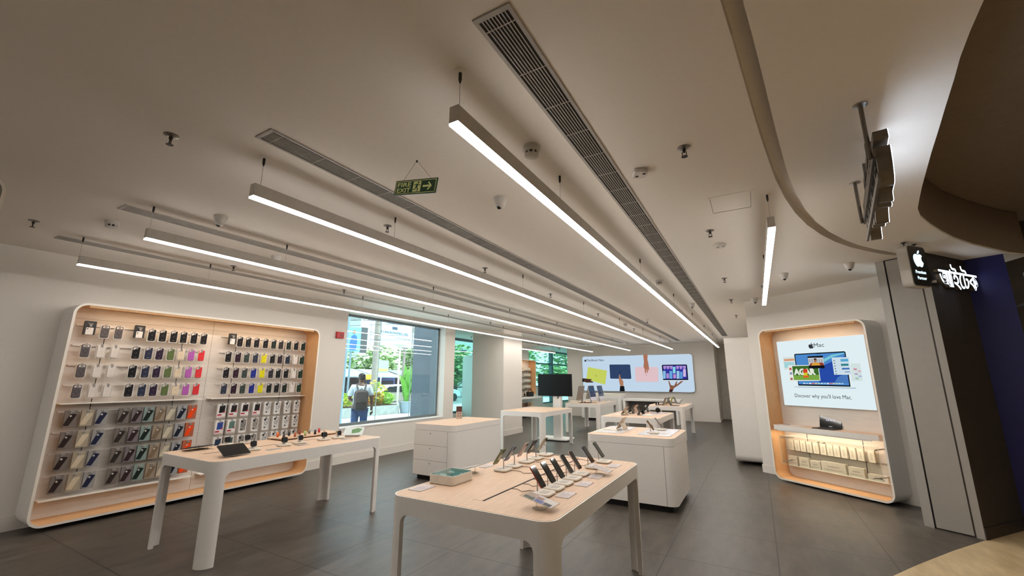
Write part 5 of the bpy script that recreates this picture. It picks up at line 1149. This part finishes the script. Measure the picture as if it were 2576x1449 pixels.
# stalls
for k_, (y, c, l) in enumerate(((23.2, '4c4a52', 'dark roofed market stall across the street left of the blue one'), (26.3, '5f6fa8', 'market stall with blue front across the street'), (29.6, '6d5a55', 'brown market stall at the right end of the row'), (19.6, '59666a', 'grey green stall at the left end of the row'))):
    t = thing('market_stall', l, 'stall', (-27.5, y, -.14), math.radians(90), 'stalls across the street')
    G().box(-1.4, .2, 0, 1.4, 1.8, 1.9).obj('booth', mat('stall_' + c, c, .7, var=.3, scale=3), t, smooth=0)
    G().add([(-1.45, -.7, 1.85), (1.45, -.7, 1.85), (1.45, 1.9, 2.5), (-1.45, 1.9, 2.5), (-1.45, -.7, 1.92), (1.45, -.7, 1.92), (1.45, 1.9, 2.57), (-1.45, 1.9, 2.57)], [(3, 2, 1, 0), (4, 5, 6, 7), (0, 1, 5, 4), (1, 2, 6, 5), (2, 3, 7, 6), (3, 0, 4, 7)]).obj('awning', mat('awning_' + str(k_), ['8d9aa0', '9ab0b8', '7f8a90', 'a0aeb0'][k_], .6), t, smooth=0)
    G().box(-1.2, .15, .9, 1.2, .2, 1.6).obj('opening', mat('stall_dark', '2c2d33', .6, var=.5, scale=6), t, smooth=0)
# car
def car(loc, rz, c, label):
    t = thing('car', label, 'car', loc, rz)
    side = [(-2.05, .28), (-2.1, .62), (-1.95, .82), (-1.45, .90), (-.85, 1.36), (.55, 1.40), (1.2, .98), (1.95, .84), (2.1, .6), (2.05, .28)]
    G().prism(side, -.82, .82, RX(90), ch=.10).obj('body', mat('car_' + c, c, .25, metal=.5), t)
    for s in (-1, 1): G().prism([(-1.25, .92), (-.78, 1.28), (-.1, 1.31), (-.1, .92)], .815, .835, RX(90) if s > 0 else T((0, 1.65, 0)) @ RX(90)).prism([(-.03, .92), (-.03, 1.31), (.5, 1.32), (1.0, .95)], .815, .835, RX(90) if s > 0 else T((0, 1.65, 0)) @ RX(90)).obj('side_window', mat('car_glass', '2a3438', .1), t, smooth=0)
    for x in (-1.3, 1.3):
        for s in (-1, 1): G().lathe([(.30, -.1), (.31, -.05), (.31, .05), (.30, .1)], 20, T((x, s * .76, .31)) @ RX(90)).obj('wheel', rubber, t)
    return t
car((-20.8, 20.75, -.14), math.radians(75), 'b9b4aa', 'silver car parked across the street beyond the planter')
car((-22.5, 27.0, -.14), math.radians(80), 'c9cfd4', 'pale car seen through the teal window bay')
# trees and houses
for k_, (x, y, h, r, l) in enumerate(((-32.5, 19, 5.2, 2.5, 'broad dark green tree left behind the street signs'), (-32.5, 24.6, 4.6, 2.6, 'green tree behind the stalls below the billboard'), (-32.5, 30.2, 5.0, 2.6, 'bright green tree right of the billboard'), (-33, 36.2, 6.5, 2.8, 'tall tree beyond the banana plant'),
                        (-22.5, 40, 6.5, 2.7, 'large green tree filling the teal bay window'), (-20, 48, 8, 3.4, 'big pale tree in the farther bay window'), (-17.4, 38.5, 3.4, 1.7, 'small bright tree low in the bay window'), (-28.5, 47, 8, 3.4, 'tall green tree behind the others in the bay window'), (-27, 35.5, 5.5, 2.2, 'green tree seen left of the pale blue unit side'), (-38, 17.5, 5.0, 2.4, 'tree at the left end behind the blue sign board'))):
    leafy('street_tree', l, 'tree', (x, y, -.14), [(0, 0, h * .62, r, r, h * .38), (r * .4, -r * .4, h * .5, r * .7, r * .7, h * .3)], [['6f9656', 'a8c48a'], ['7aa05e', '58804a', 'b4cc98']][k_ % 2], 1500, .26, ([(0, 0, 0), (.1, .05, h * .45), (0, 0, h * .7)], [.22, .16, .08]), 'trees across the street', 20 + k_)
for k_, (x, y, c, h, l) in enumerate(((-44, 30, 'b9c4c4', 9, 'pale house far behind the trees'), (-40, 50, 'c7d0cf', 10, 'pale building beyond the bay window'), (-46, 14, 'aab6ba', 7, 'grey house at the far left outside'))):
    t = thing('house', l, 'building', (x, y, -.3), math.radians(60)); G().box(-5, -4, 0, 5, 4, h).obj('walls', mat('house_' + c, c, .9), t, smooth=0); G().box(-5.3, -4.3, h, 5.3, 4.3, h + .4).obj('roof', concrete, t, smooth=0)
    for i in range(4):
        for j in range(2): G().box(-4 + 2.2 * i, -4.05, 1.5 + 3 * j, -2.8 + 2.2 * i, -3.98, 3 + 3 * j).obj('window', mat('house_glass', '5c6c74', .2), t, smooth=0)

# ================================================================== the man outside the window
def skin(name, verts, edges, radii, mt, parent, sub=2, root=0):
    me = bpy.data.meshes.new(name); me.from_pydata(verts, edges, []); o = bpy.data.objects.new(name, me); COL.objects.link(o)
    md = o.modifiers.new('s', 'SKIN'); md.use_smooth_shade = True; ss = o.modifiers.new('u', 'SUBSURF'); ss.levels = sub; ss.render_levels = sub
    for v, r_ in zip(me.skin_vertices[0].data, radii): v.radius = (r_, r_) if not isinstance(r_, tuple) else r_; v.use_root = False
    me.skin_vertices[0].data[root].use_root = True
    bpy.context.view_layer.update(); dg = bpy.context.evaluated_depsgraph_get()
    m2 = bpy.data.meshes.new_from_object(o.evaluated_get(dg)); bpy.data.objects.remove(o)
    m2.materials.clear(); m2.materials.append(mt); m2.polygons.foreach_set('use_smooth', [True] * len(m2.polygons))
    o = bpy.data.objects.new(name, m2); COL.objects.link(o); o.parent = parent
    return o
pt_ = thing('person', 'man in pale shirt and blue jeans wearing a backpack, standing outside the window', 'person', (-8.25, 7.17, 0), math.radians(52))
sk = mat('skin_brown', '5f4032', .55, var=.08)
# facing +y (away from the shop); x = his right
V = [(0, 0, .95), (0, -.01, 1.10), (0, 0, 1.28), (0, .0, 1.42), (0, .01, 1.50), (0, .02, 1.58), (0, .035, 1.645),                       # 0-6 trunk, neck, head
     (.17, 0, 1.40), (.25, -.02, 1.16), (.27, .05, .93), (.27, .08, .86),                                                              # 7-10 right arm hanging
     (-.17, 0, 1.40), (-.25, .0, 1.15), (-.17, .20, 1.08), (-.12, .26, 1.09),                                                          # 11-14 left arm bent forward
     (.09, 0, .90), (.105, .02, .50), (.11, -.01, .09), (.115, .12, .04), (-.09, 0, .90), (-.10, .03, .50), (-.12, .02, .09), (-.13, .15, .04)]
E_ = [(0, 1), (1, 2), (2, 3), (3, 4), (4, 5), (5, 6), (3, 7), (7, 8), (8, 9), (9, 10), (3, 11), (11, 12), (12, 13), (13, 14), (0, 15), (15, 16), (16, 17), (17, 18), (0, 19), (19, 20), (20, 21), (21, 22)]
R_ = [(.15, .11), (.14, .10), (.165, .11), (.12, .09), .055, (.072, .088), (.066, .082), .06, .046, .032, .03, .06, .046, .032, .03, .085, .06, .042, .035, .085, .06, .042, .035]
skin('body', V, E_, R_, sk, pt_)
for hx, hy, hz, dx, dy, dz in ((.27, .09, .83, 0, .15, -1), (-.10, .29, 1.09, .35, 1, .05)):
    d = Vector((dx, dy, dz)).normalized(); s_ = d.orthogonal().normalized(); g = G()
    for k_ in range(4):
        o_ = Vector((hx, hy, hz)) + s_ * (-.027 + .018 * k_); l_ = [.07, .085, .08, .062][k_]; b_ = d.cross(s_) * .012
        g.tube([o_, o_ + d * l_ * .5, o_ + d * l_ + b_], [.010, .009, .007], 6)
    o_ = Vector((hx, hy, hz)) - s_ * .03; g.tube([o_ - d * .03, o_ - s_ * .02 + d * .02, o_ - s_ * .02 + d * .045], [.011, .010, .008], 6)
    g.obj('fingers', sk, pt_)
shirt = mat('pale_shirt', 'c3d0dc', .8, var=.05); jeans = mat('blue_jeans', '2f4a74', .85, var=.15, scale=20)
skin('shirt', [(0, 0, .90), (0, -.01, 1.10), (0, 0, 1.28), (0, 0, 1.425), (.17, 0, 1.41), (.255, -.02, 1.20), (-.17, 0, 1.41), (-.255, 0, 1.19)], [(0, 1), (1, 2), (2, 3), (3, 4), (4, 5), (3, 6), (6, 7)], [(.185, .14), (.175, .135), (.20, .135), (.13, .10), .085, .075, .085, .075], shirt, pt_)
skin('jeans', [(0, 0, .93), (.095, 0, .84), (.108, .02, .50), (.113, -.01, .06), (-.095, 0, .84), (-.103, .03, .50), (-.123, .02, .06)], [(0, 1), (1, 2), (2, 3), (0, 4), (4, 5), (5, 6)], [(.165, .13), .105, .082, .068, .105, .082, .068], jeans, pt_)
G().ball((0, .015, 1.675), .096, 18, sq=(.86, 1.0, .72)).ball((0, -.012, 1.63), .085, 16, sq=(.88, .85, .75)).obj('hair', mat('hair_black', '161312', .7), pt_)
g = G()
for s in (-1, 1): g.ball((s * .078, .03, 1.615), .022, 8, sq=(.5, 1, 1.5))
g.ball((0, .125, 1.60), .016, 8); g.obj('ears_and_nose', sk, pt_)
for s in (-1, 1): G().ball((s * .12, .10, .045), .05, 12, sq=(.9, 2.2, .85)).obj('shoe', mat('shoe_dark', '2b2725', .7), pt_)
bp_ = thing('backpack', 'dark brown grey backpack on the back of the man outside', 'backpack', (-8.25, 7.17, 0), math.radians(52))
bm = mat('backpack_cloth', '4a4444', .8, var=.15)
G().prism(rrect(.32, .46, .10, 7, 0, 1.12), .15, .30, FACE, ch=.045).obj('body', bm, bp_)
G().prism(rrect(.25, .20, .05, 5, 0, 1.0), .30, .345, FACE, ch=.018).obj('front_pocket', mat('backpack_black', '1d1b1c', .7), bp_)
G().tube([(-.05, -.20, 1.33), (0, -.19, 1.38), (.05, -.20, 1.33)], .012, 6).obj('top_loop', bm, bp_)
for s in (-1, 1): G().tube([(s * .07, -.17, 1.33), (s * .10, -.10, 1.45), (s * .11, .02, 1.485), (s * .12, .14, 1.38), (s * .13, .165, 1.2), (s * .155, .08, 1.02), (s * .15, -.14, .95)], .018, 6).obj('strap', bm, bp_)
